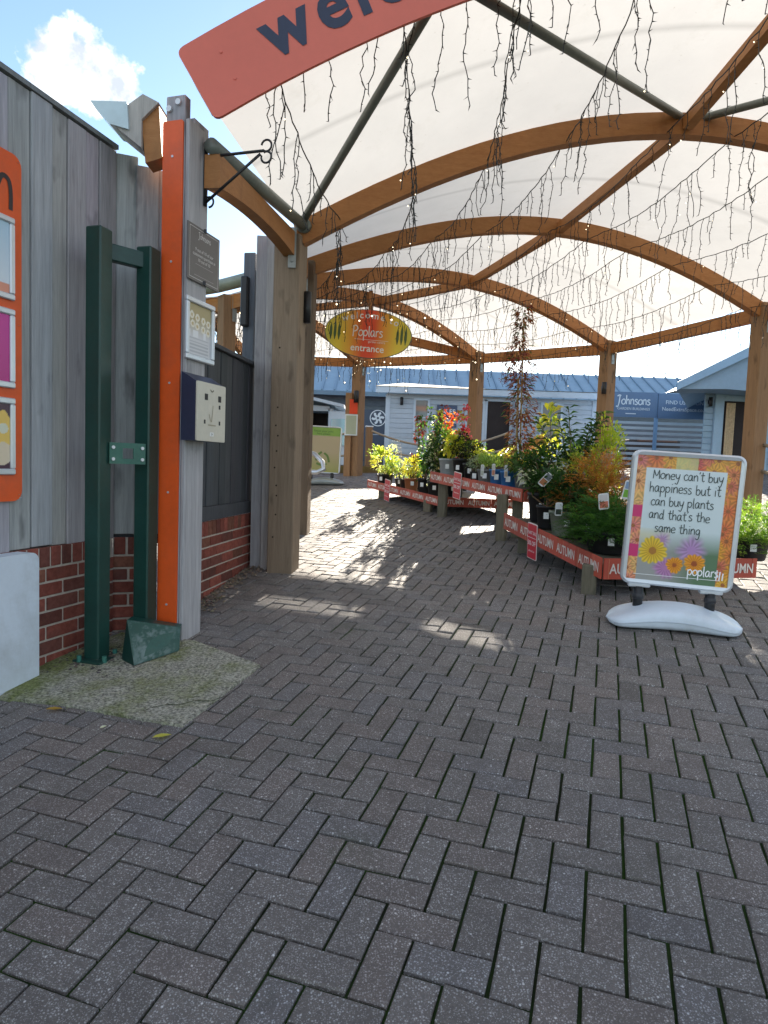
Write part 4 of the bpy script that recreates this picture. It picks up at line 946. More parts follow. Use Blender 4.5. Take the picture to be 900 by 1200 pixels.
# notices and lamps on the canopy posts
nd = thing('framed_notice', (-.66, 12.45, 1.8), 'small white framed notice on the far canopy post below the red one', 'notice')
mb = MB(); mb.obox((-.80, 12.44, 1.86), (.24, 0, 0), (0, .02, 0), Z * .40, (1, 1, 1), .004); mb.build('frame', 'frame_silver', nd); mb = MB(); mb.obox((-.775, 12.432, 1.885), (.19, 0, 0), (0, .006, 0), Z * .35, (.36, .40, .30)); mb.build('sheet', 'print', nd)
mb = MB(); mb.obox((-.72, 12.455, 2.27), (.15, 0, 0), (0, .02, 0), Z * .27, (.9, .5, .4)); rn = mb.build('notice', 'orange_panel'); tag(rn, 'small plain red notice on the far canopy post', 'notice')
wlamp(-.60, 12.48, 2.48, 'small black lamp on the far canopy post above the red notice', 1.1)
wlamp(3.34, 10.33, 2.55, 'small black lamp on the canopy post left of the blue fascia panels', .9)
mb = MB(); mb.obox((-.80, 12.47, gz(-.8, 12.5) - .05), (.12, 0, 0), (0, .06, 0), Z * 1.62, (1.05, 1.05, 1.05), .004); o = mb.build('notice_backboard', 'orange_post_timber'); tag(o, 'narrow timber backboard behind the notices on the far canopy post', 'board')

# rope barriers: posts and ropes are separate things
def ropepost(x, y, h, label):
    r_ = thing('rope_post', (x, y, gz(x, y)), label, 'post', 'rope barrier posts'); b = gz(x, y) - .05; mb = MB(); mb.box((x, y, b + (h + .05) / 2), (.14, .14, h + .05), .2, (.8, .85, .9), .008); mb.build('shaft', 'orange_post_timber', r_)
    mb = MB(); mb.box((x, y, b + h + .065), (.16, .16, .03), .2, (1, 1, 1), .008); mb.build('cap', 'white_plastic', r_)
ropepost(-.38, 14.1, .88, 'rope barrier post just right of the far canopy post'); ropepost(-1.35, 13.4, .85, 'rope barrier post behind the green recycling board')
def rope(a, b, sag, label):
    a, b = V(*a), V(*b); mb = MB(); mb.tube([a.lerp(b, k / 16) - Z * sag * 4 * (k / 16) * (1 - k / 16) for k in range(17)], .022, 8); o = mb.build('barrier_rope', 'rope', None, True); tag(o, label, 'rope', 'barrier ropes')
rope((-.33, 14.05, 2.05), (2.6, 14.0, 2.12), .32, 'upper sagging rope running right from the far rope post'); rope((-.33, 14.05, 1.72), (2.6, 14.0, 1.78), .24, 'lower sagging rope running right from the far rope post')
rope((-1.3, 13.4, 1.98), (-.66, 12.6, 1.95), .07, 'short upper rope left of the far canopy post'); rope((-1.3, 13.4, 1.55), (-.66, 12.6, 1.52), .06, 'short lower rope left of the far canopy post')
rope((4.6, 8.05, 1.74), (5.3, 5.7, 1.5), .10, 'upper rope leading right from the right-hand canopy post'); rope((4.6, 8.05, 1.42), (5.3, 5.7, 1.2), .10, 'lower rope leading right from the right-hand canopy post')
mb = MB(); mb.obox((-2.6, 12.9, gz(-1.5, 12.9) - .05), (3.3, .3, .03), (-.01, .12, 0), Z * .22, (.9, .75, .4), .01); o = mb.build('timber_edging', 'bench_timber'); tag(o, 'low timber edging behind the green recycling board', 'edging')

# ================================================================ PAVEMENT BOARDS
def aboard(root, ctr, yaw, tilt, Wd, Hd, z0, fw, poster, mat, nu, nv, dep=.045):
    ax = V(math.cos(yaw), math.sin(yaw), 0); up = Z.copy(); rt = Matrix.Rotation(tilt, 3, V(-ax.y, ax.x, 0)); ax = rt @ ax; up = rt @ up
    f = Fr(V(ctr[0], ctr[1], z0) - ax * Wd / 2, ax, up); r_ = .05
    outer = rrect(Wd, Hd, r_, 5); inner = [(fw + (a / Wd) * (Wd - 2 * fw), fw + (b / Hd) * (Hd - 2 * fw)) for a, b in rrect(Wd, Hd, .003, 5)]
    mb = MB(); n = len(outer); rings = [(outer, -dep), (outer, 0.), ([(a + (fw * .35) * (1 if a < Wd / 2 else -1), b + (fw * .35) * (1 if b < Hd / 2 else -1)) for a, b in outer], .010), (inner, .006), (inner, -.004)]
    vs = [f.p(a, b, e) for rg, e in rings for a, b in rg]; fs = []
    for q in range(len(rings) - 1):
        for k in range(n): fs.append((q * n + k, q * n + (k + 1) % n, (q + 1) * n + (k + 1) % n, (q + 1) * n + k))
    fs.append(tuple(range(n - 1, -1, -1))); mb.add(vs, fs); mb.build('frame', 'frame_silver', root)
    mb = MB(); mb.grid(lambda u, v: f.p(fw + (Wd - 2 * fw) * u, fw + (Hd - 2 * fw) * v, -.002), nu, nv, poster); ps = mb.build('poster', mat, root)
    return f, ps
mo = thing('pavement_sign', (1.78, 3.92, gz(1.78, 3.92)), 'white framed pavement sign with a handwritten message about buying plants, flowers on its poster', 'pavement sign')
FC = [(.80, .16, .06), (.88, .38, .03), (.78, .06, .08), (.92, .58, .06), (.72, .18, .14), (.55, .03, .15)]
def mpost(u, v):
    X, Y = u * .58, v * .74
    m1, m2, m3 = u < .10, u > .885, v > .905
    if m1 or m2 or m3:
        best = 9; c = (.5, .3, .2)
        bx, by = int(math.floor(X / .075)), int(math.floor(Y / .075))
        for i in (bx - 1, bx, bx + 1):
            for j in (by - 1, by, by + 1):
                px_, py_ = (i + hsh(i, j)) * .075, (j + hsh(j, i, 2)) * .075; d = math.hypot(X - px_, Y - py_); an = math.atan2(Y - py_, X - px_)
                dd2 = d * (1 + .28 * math.cos(an * 9 + i))
                if dd2 < best:
                    best = dd2; k = int(hsh(i, j, 5) * 6); c0 = FC[k]
                    if m1: c0 = lerp(c0, (.9, .45, .5), .35)
                    if m2: c0 = lerp(c0, (.90, .30, .03), .35)
                    if m3: c0 = lerp(c0, (.80, .10, .08), .35)
                    c = lerp(c0, lerp(c0, (.95, .55, .10), .32), min(1, d / .045)) if d > .012 else (.45, .15, .05)
                    c = tuple(x * (.78 + .22 * math.cos(an * 11)) for x in c)
        if m3 and .38 < u < .6: c = lerp(c, (.62, .66, .30), .7)
        if m1 and (.18 < v < .28 or .5 < v < .6): c = (.62, .03, .16)
        return c
    c = lerp((.60, .70, .70), (.70, .78, .80), min(1, max(0, v)))
    if v < .42:
        t_ = min(1, (.42 - v) / .18); c = lerp(c, lerp((.24, .20, .17), (.08, .17, .07), min(1, max(0, (u - .35) * 3))), t_ * (.72 + .22 * min(1, max(0, (u - .35) * 3))))
        if u < .4: c = lerp(c, (.72, .62, .28), max(0, .5 - abs(v - .36) * 6))
    def fl(cx, cy, r, n, c1, c2, cc, soft):
        nonlocal c
        d = math.hypot((X / .58 - cx) * .78, Y / .74 - cy); an = math.atan2(Y / .74 - cy, (X / .58 - cx) * .78); rr = r * (.80 + .20 * abs(math.cos(an * n / 2 + cx * 20)) ** .6) * (.94 + .06 * math.cos(an * 3 + cy * 30))
        if d < rr:
            k = min(1, (rr - d) / (soft * r)); q = lerp(c2, c1, min(1, d / rr)); q = tuple(x * (.8 + .2 * math.cos(an * n * 1.7 + d * 14)) for x in q)
            if d < r * .24: q = cc
            c = lerp(c, q, k)
    fl(.62, .27, .145, 8, (.58, .36, .62), (.50, .30, .55), (.45, .25, .5), .45)
    fl(.32, .33, .09, 7, (.62, .42, .66), (.5, .3, .55), (.45, .25, .4), .6)
    fl(.38, .11, .11, 9, (.60, .28, .55), (.5, .22, .45), (.45, .2, .4), .35)
    fl(.24, .24, .125, 13, (.92, .66, .06), (.80, .42, .02), (.42, .18, .03), .08)
    fl(.47, .14, .075, 10, (.95, .40, .02), (.80, .22, .02), (.4, .1, .02), .10); fl(.66, .165, .092, 11, (.95, .42, .03), (.82, .24, .02), (.35, .08, .02), .10)
    return c
f, ps = aboard(mo, (1.775, 3.925), R(-12), R(2.2), .635, .815, .645, .030, mpost, 'print', 150, 190)
mb = MB(); ink = (.03, .05, .05)
for k, (s_, a) in enumerate((('Money can\'t buy', .125), ('happiness but it', .112), ('can buy plants', .128), ('and that\'s the', .125), ('same thing', .165))):
    xw = sum(HAND[c][0] for c in s_); wt = (.395, .402, .355, .345, .26)[k]; hand(mb, f, s_, a, .648 - k * .080, wt / xw, .0046, ink, .0015, 'l', .05)
hand(mb, f, 'poplars', .375, .085, .034, .0065, (.95, .95, .95), .0015)
for k in range(3): ribbon(mb, f, [(.538 + k * .017, .070), (.540 + k * .017, .13 - k * .008)], .007, (.95, .95, .95), .0015, False)
ribbon(mb, f, [(.07, .062), (.56, .068)], .003, (.9, .9, .9), .0015, False); mb.build('lettering', 'print', ps)
def waterbase(root, c, yaw, Ln, Dp, h, mat):
    ax = V(math.cos(yaw), math.sin(yaw), 0); ay = V(-math.sin(yaw), math.cos(yaw), 0); mb = MB()
    def fn(u, v):
        x = (u - .5) * 2; a = v * 2 * math.pi
        wl = Dp / 2 * (1 - .30 * (1 - x * x)) * (1 - max(0, abs(x) - .8) ** 2 * 9) ; hh = h * (.48 + .52 * math.cos(x * math.pi / 2) ** 1.2)
        e = math.sqrt(max(0, 1 - x ** 6)); cy, sy = math.cos(a), math.sin(a)
        yy = math.copysign(abs(cy) ** .7, cy) * wl * e; zz = (math.copysign(abs(sy) ** .6, sy) * .5 + .5) * hh * e + (1 - e) * h * .2
        if sy > 0: zz -= .16 * h * math.exp(-(cy / .35) ** 2) * max(0, abs(x) - .35)
        p = V(*c[:2], 0) + ax * (x * Ln / 2) + ay * yy; return V(p.x, p.y, gz(p.x, p.y) + .003 + zz)
    mb.grid(fn, 40, 32); o = mb.build('water_base', mat, root, True)
    mb = MB(); mb.tube([fn(.06 + .88 * k / 30, .5) - ay * .001 for k in range(31)], .0035, 5, (.8, .8, .8)); mb.build('seam', mat, o, True); return ax, ay
ax, ay = waterbase(mo, (1.755, 3.885), R(-17), .76, .40, .135, 'white_plastic')
for k in (-1, 1):
    q = V(1.775, 3.925, 0) + ax * (.205 * k); mb = MB(); z0 = gz(q.x, q.y) + .07; top = f.p(.3175 + .205 * k, -.004, -.02)
    mb.tube([(top.x, top.y + .0, z0), (top.x, top.y, top.z - .012)], .029, 14); mb.lathe((top.x, top.y, z0 + .075), [(.029, 0), (.034, .004), (.034, .03), (.029, .034)], 14, (2.2, 2.2, 2.2)); mb.build('spring_post', 'black_steel', mo, True)
    mb = MB(); mb.box((top.x, top.y, top.z - .004), (.13, .05, .022), R(-12), (1, 1, 1), .006); mb.build('foot_clamp', 'frame_silver', mo)
mb = MB(); q = V(1.735, 3.80, 0); mb.box((q.x, q.y, gz(q.x, q.y) + .122), (.05, .02, .004), R(-17)); mb.build('filler_cap', 'black_steel', mo)

ra = thing('pavement_sign', (-1.05, 11.2, gz(-1.05, 11.2)), 'green and tan recycling pavement board far off beside the brown post', 'pavement sign')
def rpost(u, v):
    if v > .80: return (.25, .42, .06)
    c = lerp((.36, .36, .10), (.50, .40, .24), min(1, v * 2.2)); return c
f, ps = aboard(ra, (-1.09, 11.2), R(-2), R(1.5), .62, .80, 1.15, .022, rpost, 'print', 10, 40)
mb = MB()
for z_, s_ in ((.70, 'Reuse your pots'), (.655, 'here please')): text(mb, f, s_, .31, z_, .05, .002, 'c', (.10, .2, .03), .003)
tri = [(.31 + .15 * math.cos(R(90 + k * 120)), .24 + .15 * math.sin(R(90 + k * 120))) for k in range(3)]
for k in range(3):
    a, b = tri[k], tri[(k + 1) % 3]; m0 = lerp(a, b, .12); m1 = lerp(a, b, .80); md = lerp(a, b, .5); md = (md[0] + (md[0] - .31) * .35, md[1] + (md[1] - .24) * .35); ribbon(mb, f, [m0, md, m1], .035, (.13, .22, .04), .003)
mb.build('lettering', 'print', ps)
ax, ay = waterbase(ra, (-1.05, 11.1), R(-3), .72, .36, .12, 'grey_steel')
mb = MB()
for k in (-.18, .18): mb.tube([(-1.09 + k, 11.2, gz(-1.09, 11.2) + .06), (-1.09 + k, 11.2, 1.16)], .03, 10)
mb.build('spring_post', 'black_steel', ra, True)

# ================================================================ PLANT BENCHES
def bench(A, B, Cc, Dd, zA, zB, bh, legs, label, nA, nE, clip=None):
    """A->B front edge, B->Cc end edge, Dd back corner; z are top heights of the printed boards"""
    A, B, Cc, Dd = V(*A, 0), V(*B, 0), V(*Cc, 0), V(*Dd, 0)
    zt = lambda p: zA + (zB - zA) * max(0, min(1.3, (p - A).dot((B - A).normalized()) / (B - A).length))
    root = thing('plant_bench', (*((A + B + Cc + Dd) / 4).xy, gz(*((A + B) / 2).xy)), label, 'plant bench', 'autumn plant benches')
    mb = MB(); mb.prism([V(p.x, p.y, zt(p) - .045) for p in (A, B, Cc, Dd)], (0, 0, -.035)); mb.build('bench_top', 'bench_timber', root)
    def board(P, Q, zp, zq, n, name='fascia_board'):
        d = (Q - P); ln = d.length; dv = V(d.x, d.y, zq - zp); nrm = V(d.y, -d.x, 0).normalized()
        f = Fr(V(P.x, P.y, zp - bh) + nrm * .004, dv, Z); l3 = dv.length; mb = MB(); k = 0; st = .21
        while k * st < l3 - .01:
            e = min(st, l3 - k * st); o = f.o + f.x * (k * st); mb.obox(o, f.x * (e - .003), Z * bh, nrm * .012, jit((.50, .085, .05), .16), 0)
            k += 1
        o = mb.build(name, 'matte_print', root); mb = MB(); sp_ = l3 / n
        fz = Fr(f.o + nrm * .013, f.x, Z)
        fz.n = nrm
        for k in range(n): text(mb, fz, 'AUTUMN', sp_ * (k + .5), bh * .27, bh * .68, .018, 'c', (.80, .72, .66), .002, sx=min(1.05, sp_ * .80 / (bh * .68 * 4.1)))
        for q in range(int(l3 / .07)):
            x = (q + .5) * .07
            if q % 3 == 0: ribbon(mb, fz, [(x, .004), (x, bh - .004)], .003, (.62, .30, .16), .001, False)
        mb.build('lettering', 'print', o); return fz
    fz = board(A, B, zt(A), zt(B), nA); board(B, Cc, zt(B), zt(B) - .005, nE)
    for x, y in legs:
        b = gz(x, y) - .04; t_ = zt(V(x, y, 0)) - .08; mb = MB(); mb.box((x, y, (b + t_) / 2), (.10, .09, t_ - b), R(-20), jit((1, 1, .95), .1), .006); mb.build('leg', 'bench_timber', root)
    return fz, zt, A, B
f1, z1, *_ = bench((-.25, 9.8), (.67, 7.95), (1.62, 7.98), (.80, 10.2), 1.10, .965, .115, ((-.03, 9.52), (.55, 8.25), (1.45, 8.05), (.75, 9.9)), 'low far plant bench with red autumn boards, furthest left of the row', 6, 3)
f2_, z2, *_ = bench((.56, 8.0), (1.335, 6.30), (2.25, 6.65), (1.50, 8.35), 1.27, 1.14, .125, ((.70, 7.88), (1.17, 6.48), (2.1, 6.75), (1.45, 8.2), (1.35, 6.62)), 'tall middle plant bench with red autumn boards and blue pots on it', 6, 3)
f3, z3, *_ = bench((1.12, 6.02), (1.525, 4.49), (2.78, 4.85), (2.45, 6.4), .924, .735, .145, ((1.28, 5.92), (1.475, 4.62), (2.6, 4.95), (2.4, 6.2)), 'low near plant bench with red autumn boards behind the message sign', 5, 3)
def sale_card(fz, a, b0, tilt, label):
    W_, H_ = .165, .30; f = fz.rot(a, b0, tilt); f.n = fz.n; mb = MB(); mb.prism([f.p(x - W_ / 2, y, .008) for x, y in rrect(W_, H_, .012, 3)], f.n * .004, (.85, .75, .72)); mb.prism([f.p(x * .93 - W_ / 2 * .93, y * .95 + .006, .0125) for x, y in rrect(W_, H_, .010, 3)], f.n * .001, (.60, .012, .035))
    r_ = mb.build('sale_card', 'print'); tag(r_, label, 'sale card', 'red sale cards on the benches'); mb = MB(); c = (.92, .85, .85)
    ribbon(mb, f, [(-.07, .178), (.07, .178)], .004, c, .015, False)
    text(mb, f, 'PLANT SALE', 0, .205, .040, .008, 'c', c, .015, .72); text(mb, f, '50% OFF', 0, .115, .052, .012, 'c', c, .015, .72); text(mb, f, 'selected lines', 0, .06, .024, .002, 'c', c, .015, .8); mb.build('lettering', 'print', r_)
sale_card(f1, .68, -.115, R(-4), 'red plant sale card hooked over the low far bench'); sale_card(f2_, .66, -.125, R(-3), 'red plant sale card hooked over the tall middle bench'); sale_card(f3, .60, -.125, R(2), 'red plant sale card hooked over the near bench')

# ================================================================ PLANTS
def leaf(mb, p, d, ln, wd, tint, droop=.25, up=None):
    d = d.normalized(); s_ = d.cross(up or Z)
    if s_.length < .05: s_ = V(1, 0, 0)
    s_ = s_.normalized(); s_ = (s_ + Z * rnd.uniform(-.5, .5)).normalized()
    n = s_.cross(d).normalized(); m_ = p + d * ln * .5 - n * 0
    e = p + d * ln - Z * ln * droop
    mb.add([p, m_ + s_ * wd / 2 + n * wd * .15, e, m_ - s_ * wd / 2 + n * wd * .15, m_ - Z * ln * droop * .2], [(0, 4, 1), (1, 4, 2), (0, 3, 4), (3, 2, 4)], tint)
def pick(pal): return jit(rnd.choice(pal), .22)
def rdir(): 
    z = rnd.uniform(-1, 1); a = rnd.uniform(0, 6.283); r_ = math.sqrt(1 - z * z); return V(r_ * math.cos(a), r_ * math.sin(a), z)
def pot(root, x, y, z, r, h, colr, tagc=True, sq=False):
    mb = MB(); mb.lathe((x, y, z + .002), [(0, 0), (r * .76, 0), (r * .80, .01), (r * .98, h * .88), (r * 1.06, h * .885), (r * 1.06, h), (r * .96, h), (r * .94, h * .93)], 22, colr); p = mb.build('pot', 'pot', root, True)
    mb = MB(); mb.lathe((x, y, z + h * .92), [(0, .01), (r * .95, 0)], 14); mb.build('soil', 'soil', root)
    if tagc:
        a = rnd.uniform(-2.2, -1.5); mb = MB(); rr = r * .92; f = Fr(V(x + rr * math.cos(a), y + rr * math.sin(a), z + h * .45), V(-math.sin(a), math.cos(a), 0), Z); f.o = f.p(0, 0, .012)
        mb.obox(f.p(-.022, 0), f.x * .044, Z * .055, f.n * .002, (.85, .86, .86)); mb.build('price_label', 'print', root)
    return z + h
def stems(mb, c, tops, r, tint): 
    for t_ in tops:
        m_ = c.lerp(t_, .5) + V(rnd.gauss(0, .02), rnd.gauss(0, .02), 0); mb.tube([c, m_, t_], [r, r * .75, r * .4], 5, tint, caps=False)
def shrub(name, label, cat, x, y, z, pr, ph, pc, H_, Rx, n, ln, wd, pal, shell=.45, droop=.25, upb=.4, base=.0, group='potted plants on the benches', stemt=(.16, .10, .05), nst=7, tagc=True, clump=0, dark=None):
    root = thing(name, (x, y, z), label, cat, group); zt_ = pot(root, x, y, z, pr, ph, pc, tagc)
    c = V(x, y, zt_); ctr = c + Z * (H_ * .5 + base); mb = MB(); tops = []
    cl = [V(*(rdir() * rnd.uniform(.35, .95))) for _ in range(clump)] if clump else None
    clp = [rnd.choice(pal) for _ in range(clump)] if clump else None
    for k in range(n):
        if cl:
            i_ = rnd.randrange(clump); q = cl[i_] + rdir() * rnd.random() ** .6 * .36; colr = jit(clp[i_] if rnd.random() < .75 else rnd.choice(pal), .22)
        else: q = rdir() * (shell + (1 - shell) * rnd.random()) ; colr = pick(pal)
        wv = 1 + .25 * math.sin(q.x * 5 + x * 9) * math.cos(q.z * 4 + y * 7); p = ctr + V(q.x * Rx * wv, q.y * Rx * wv, q.z * H_ * .5 * wv)
        if p.z < zt_ - .04: continue
        d = (q.normalized() * .8 + Z * upb + rdir() * .75); leaf(mb, p, d, ln * rnd.uniform(.6, 1.25), wd * rnd.uniform(.7, 1.2), colr, droop)
        if k % max(1, n // nst) == 0: tops.append(p)
    mb.build('foliage', 'leaf', root); mb = MB(); stems(mb, c - Z * .02, tops, .007, stemt); mb.build('stems', 'matte_print', root)
    return root
BK = (.018, .018, .02); TC = (.42, .15, .065); GR = (.17, .175, .17); BL = (.02, .14, .38); PG = (.42, .45, .47)
DG = [(.025, .065, .018), (.035, .085, .022), (.05, .11, .03), (.02, .05, .018)]; MG = [(.06, .14, .03), (.09, .19, .04), (.05, .11, .03)]; YG = [(.34, .40, .05), (.48, .48, .06), (.22, .30, .05), (.55, .50, .12)]
YE = [(.62, .52, .05), (.52, .48, .06), (.40, .42, .06)]; BU = [(.09, .015, .02), (.13, .02, .025), (.06, .012, .015)]; RE = [(.48, .07, .02), (.55, .16, .03), (.38, .05, .03)]; PK = [(.60, .05, .10), (.48, .03, .07), (.66, .14, .16)]
OR = [(.44, .17, .04), (.50, .22, .06), (.34, .13, .035), (.22, .15, .04)]; VAR = [(.66, .68, .40), (.30, .36, .10), (.15, .24, .06), (.55, .55, .22)]
# low far bench
shrub('variegated_shrub', 'bright yellow-green leafy shrub at the far left end of the benches', 'plant', -.0, 9.52, z1(V(0, 9.5, 0)) - .045, .12, .16, BK, .44, .26, 520, .07, .035, YG + VAR[:1], upb=.5, clump=16, base=-.02)
shrub('small_shrub', 'small plant with white-edged pale leaves beside the yellow-green shrub', 'plant', .22, 9.45, z1(V(.2, 9.3, 0)) - .045, .08, .12, BK, .24, .14, 200, .045, .022, VAR)
shrub('small_shrub', 'small golden-leaved plant in a terracotta pot on the low far bench', 'plant', .36, 8.95, z1(V(.36, 8.95, 0)) - .045, .10, .17, TC, .30, .17, 300, .055, .028, YE)
shrub('small_shrub', 'grey-green low plant behind the terracotta pot', 'plant', .42, 9.35, z1(V(.36, 9.1, 0)) - .045, .09, .15, BK, .30, .18, 300, .05, .022, [(.16, .22, .14), (.22, .28, .18), (.1, .16, .08)])
shrub('climbing_plant', 'tall green climber with small white flowers on the low far bench', 'climber', .53, 8.72, z1(V(.53, 8.7, 0)) - .045, .10, .20, BK, .84, .17, 560, .062, .036, DG + MG + MG + [(.75, .75, .68)], shell=.15, clump=20)
shrub('climbing_plant', 'dark-leaved bushy climber in a black pot at the foot of the tall bench', 'climber', .64, 8.40, z1(V(.6, 8.4, 0)) - .045, .10, .19, BK, .62, .19, 700, .055, .034, DG + [(.2, .25, .08), (.7, .7, .62)], shell=.15, clump=16)
shrub('leafy_shrub', 'lime and copper leafy shrub rising behind the white flowered climber', 'plant', .83, 8.95, z1(V(.6, 8.6, 0)) - .045, .11, .2, BK, .85, .20, 330, .08, .045, MG + [(.30, .34, .06), (.30, .16, .06), (.36, .40, .08)], shell=.2, clump=15)
shrub('leafy_shrub', 'mid-green bushy shrub at the back right of the low far bench', 'plant', .92, 8.55, z1(V(.66, 8.2, 0)) - .045, .11, .2, BK, .66, .20, 620, .07, .04, MG + DG + YG[2:3], shell=.2, clump=14)
shrub('leafy_shrub', 'taller green shrub with some lime tips behind the pale grey pot', 'plant', .70, 8.75, z1(V(.6, 8.4, 0)) - .045, .11, .2, BK, .80, .17, 520, .07, .04, MG + [(.26, .32, .06), (.22, .14, .05)], shell=.2, clump=14)
def sapling(name, label, x, y, z, H_, w_, n, ln, wd, pal, lo=.25, pc=BK, ntr=1, upb=.3):
    root = thing(name, (x, y, z), label, 'small tree', 'potted plants on the benches'); zt_ = pot(root, x, y, z, .10, .2, pc); mb = MB(); mt_ = MB(); c = V(x, y, zt_ - .02); mt_.tube([c, c + V(.01, 0, H_ * .5), c + V(-.01, .01, H_)], [.009, .007, .003], 6, (.16, .10, .06)); br_ = []
    for k in range(12):
        b = c + Z * H_ * rnd.uniform(lo, .95); a = rnd.uniform(0, 6.28); e = b + V(math.cos(a), math.sin(a), rnd.uniform(.3, 1.2)) * w_ * rnd.uniform(.5, 1.1); mt_.tube([b, e], [.004, .002], 4, (.16, .10, .06), caps=False); br_.append((b, e))
    for k in range(n):
        b, e = rnd.choice(br_); p = b.lerp(e, rnd.uniform(.2, 1.1)) + rdir() * .03; leaf(mb, p, rdir() + Z * upb * -1 + (e - b).normalized() * .6, ln * rnd.uniform(.7, 1.2), wd * rnd.uniform(.7, 1.2), pick(pal), .35)
    mb.build('foliage', 'leaf', root); mt_.build('trunk', 'matte_print', root)
sapling('burgundy_sapling', 'dark burgundy leaved sapling behind the low far bench plants, left of the sales sign', .44, 9.28, 1.0, .80, .12, 130, .07, .04, BU)
sapling('burgundy_sapling', 'dark burgundy leaved sapling just below and left of the sales office sign', .72, 9.40, 1.0, 1.0, .12, 130, .07, .04, BU + [(.16, .05, .03)])
sapling('red_sapling', 'orange-red leaved sapling in front of the sales office sign', .91, 9.28, 1.0, .90, .12, 230, .07, .04, RE)
sapling('pink_sapling', 'bright pink leaved sapling beside the far canopy post', 1.075, 9.25, 1.0, 1.04, .09, 210, .065, .036, PK)
# bare twigs with a few white blossoms
root = thing('bare_twigs', (.25, 9.0, 1.03), 'thin bare twigs with tiny white buds above the small golden plant', 'plant', 'potted plants on the benches'); mb = MB(); m2 = MB(); pot(root, .27, 9.12, z1(V(.2, 9.2, 0)) - .045, .07, .13, BK, False)
for k in range(7):
    b = V(.27, 9.12, 1.15); a = rnd.uniform(2.0, 4.6); pts = [b]
    for q in range(8): pts.append(pts[-1] + V(math.cos(a) * .022 + rnd.gauss(0, .006), rnd.gauss(0, .01), .085 - q * .006)); 
    mb.tube(pts, [.004 - .00035 * q for q in range(9)], 4, (.55, .50, .42), caps=False)
    for q in pts[4:]: m2.lathe(q + V(.004, 0, 0), [(0, -.008), (.008, 0), (0, .008)], 5)
mb.build('twigs', 'matte_print', root); m2.build('buds', 'print', root)['kind'] = 'stuff'
# tall middle bench, front row left to right
zz2 = lambda x, y: z2(V(x, y, 0)) - .045
shrub('small_shrub', 'bright yellow shrub in a pale grey pot, left end of the tall bench', 'plant', .76, 8.0, zz2(.7, 7.8), .11, .22, PG, .30, .22, 420, .07, .04, YE + YG[:2], clump=10)
shrub('dark_conifer', 'very dark rounded evergreen in a black pot beside the pale grey pot', 'plant', .90, 7.72, zz2(.85, 7.6), .115, .24, BK, .30, .14, 600, .04, .018, [(.012, .02, .012), (.02, .03, .018)], shell=.5)
shrub('dark_conifer', 'dark rounded evergreen in a black pot, next right from the first dark one', 'plant', .985, 7.42, zz2(.95, 7.4), .11, .2, BK, .24, .13, 500, .04, .018, [(.014, .022, .014), (.025, .035, .02)], shell=.5)
shrub('small_shrub', 'yellow-tipped trailing plant between the dark evergreens', 'plant', 1.02, 7.78, zz2(.95, 7.5), .10, .2, BK, .26, .19, 300, .07, .03, YE + MG)
shrub('silver_shrub', 'small silvery leaved plant in front of the dark evergreens', 'plant', .99, 7.16, zz2(.98, 7.1), .07, .13, BK, .18, .11, 300, .04, .016, [(.32, .36, .32), (.22, .27, .22)])
shrub('heather', 'pale green heather in a grey pot left of the blue pots', 'plant', 1.085, 7.02, zz2(1.05, 6.95), .105, .17, GR, .17, .12, 700, .055, .009, [(.28, .40, .12), (.4, .5, .2), (.14, .26, .06)], upb=1.6, shell=.2)
shrub('small_shrub', 'light green plant in the left one of the two blue pots', 'plant', 1.165, 6.82, zz2(1.13, 6.75), .085, .19, BL, .15, .09, 300, .05, .012, [(.30, .42, .12), (.2, .3, .08)], upb=1.5)
root = shrub('small_shrub', 'low leafy plant in the right one of the two blue pots', 'plant', 1.25, 6.63, zz2(1.2, 6.55), .09, .19, BL, .13, .09, 200, .045, .014, [(.24, .16, .08), (.3, .36, .12)], upb=1.3)
shrub('small_shrub', 'fresh green herb in a grey pot, right end of the tall bench', 'plant', 1.37, 6.47, zz2(1.3, 6.4), .10, .17, GR, .24, .16, 450, .05, .024, MG + DG)
# fern
def fern(label, x, y, z, nfr, ln, pal):
    root = thing('fern', (x, y, z), label, 'fern', 'potted plants on the benches'); zt_ = pot(root, x, y, z, .10, .17, BK); mb = MB()
    for k in range(nfr):
        a = 6.283 * k / nfr + rnd.uniform(-.2, .2); el = rnd.uniform(.7, 1.35); l_ = ln * rnd.uniform(.75, 1.15); colr = rnd.choice(pal); P0 = V(x, y, zt_); hd = V(math.cos(a), math.sin(a), 0); sd = V(-hd.y, hd.x, 0); m_ = 17
        for q in range(2, m_):
            t_ = q / m_; p = P0 + hd * (l_ * t_ * math.cos(el) + l_ * .25 * t_ * t_) + Z * (l_ * math.sin(el) * t_ - l_ * .42 * t_ * t_); pl = l_ * .34 * math.sin(math.pi * min(1, t_ * .95 + .1)) * (1 - .5 * t_)
            for sg in (-1, 1): leaf(mb, p, sd * sg + hd * .35, pl, pl * .34, jit(colr, .18), .15)
    mb.build('fronds', 'leaf', root)
fern('yellow-green feathery fern behind the grey heather pot', 1.24, 7.45, zz2(1.1, 7.2), 14, .50, YG); fern('yellow-green fern beside the bamboo cane of the tall maroon climber', 1.50, 7.15, zz2(1.3, 6.9), 14, .46, YG + YE)
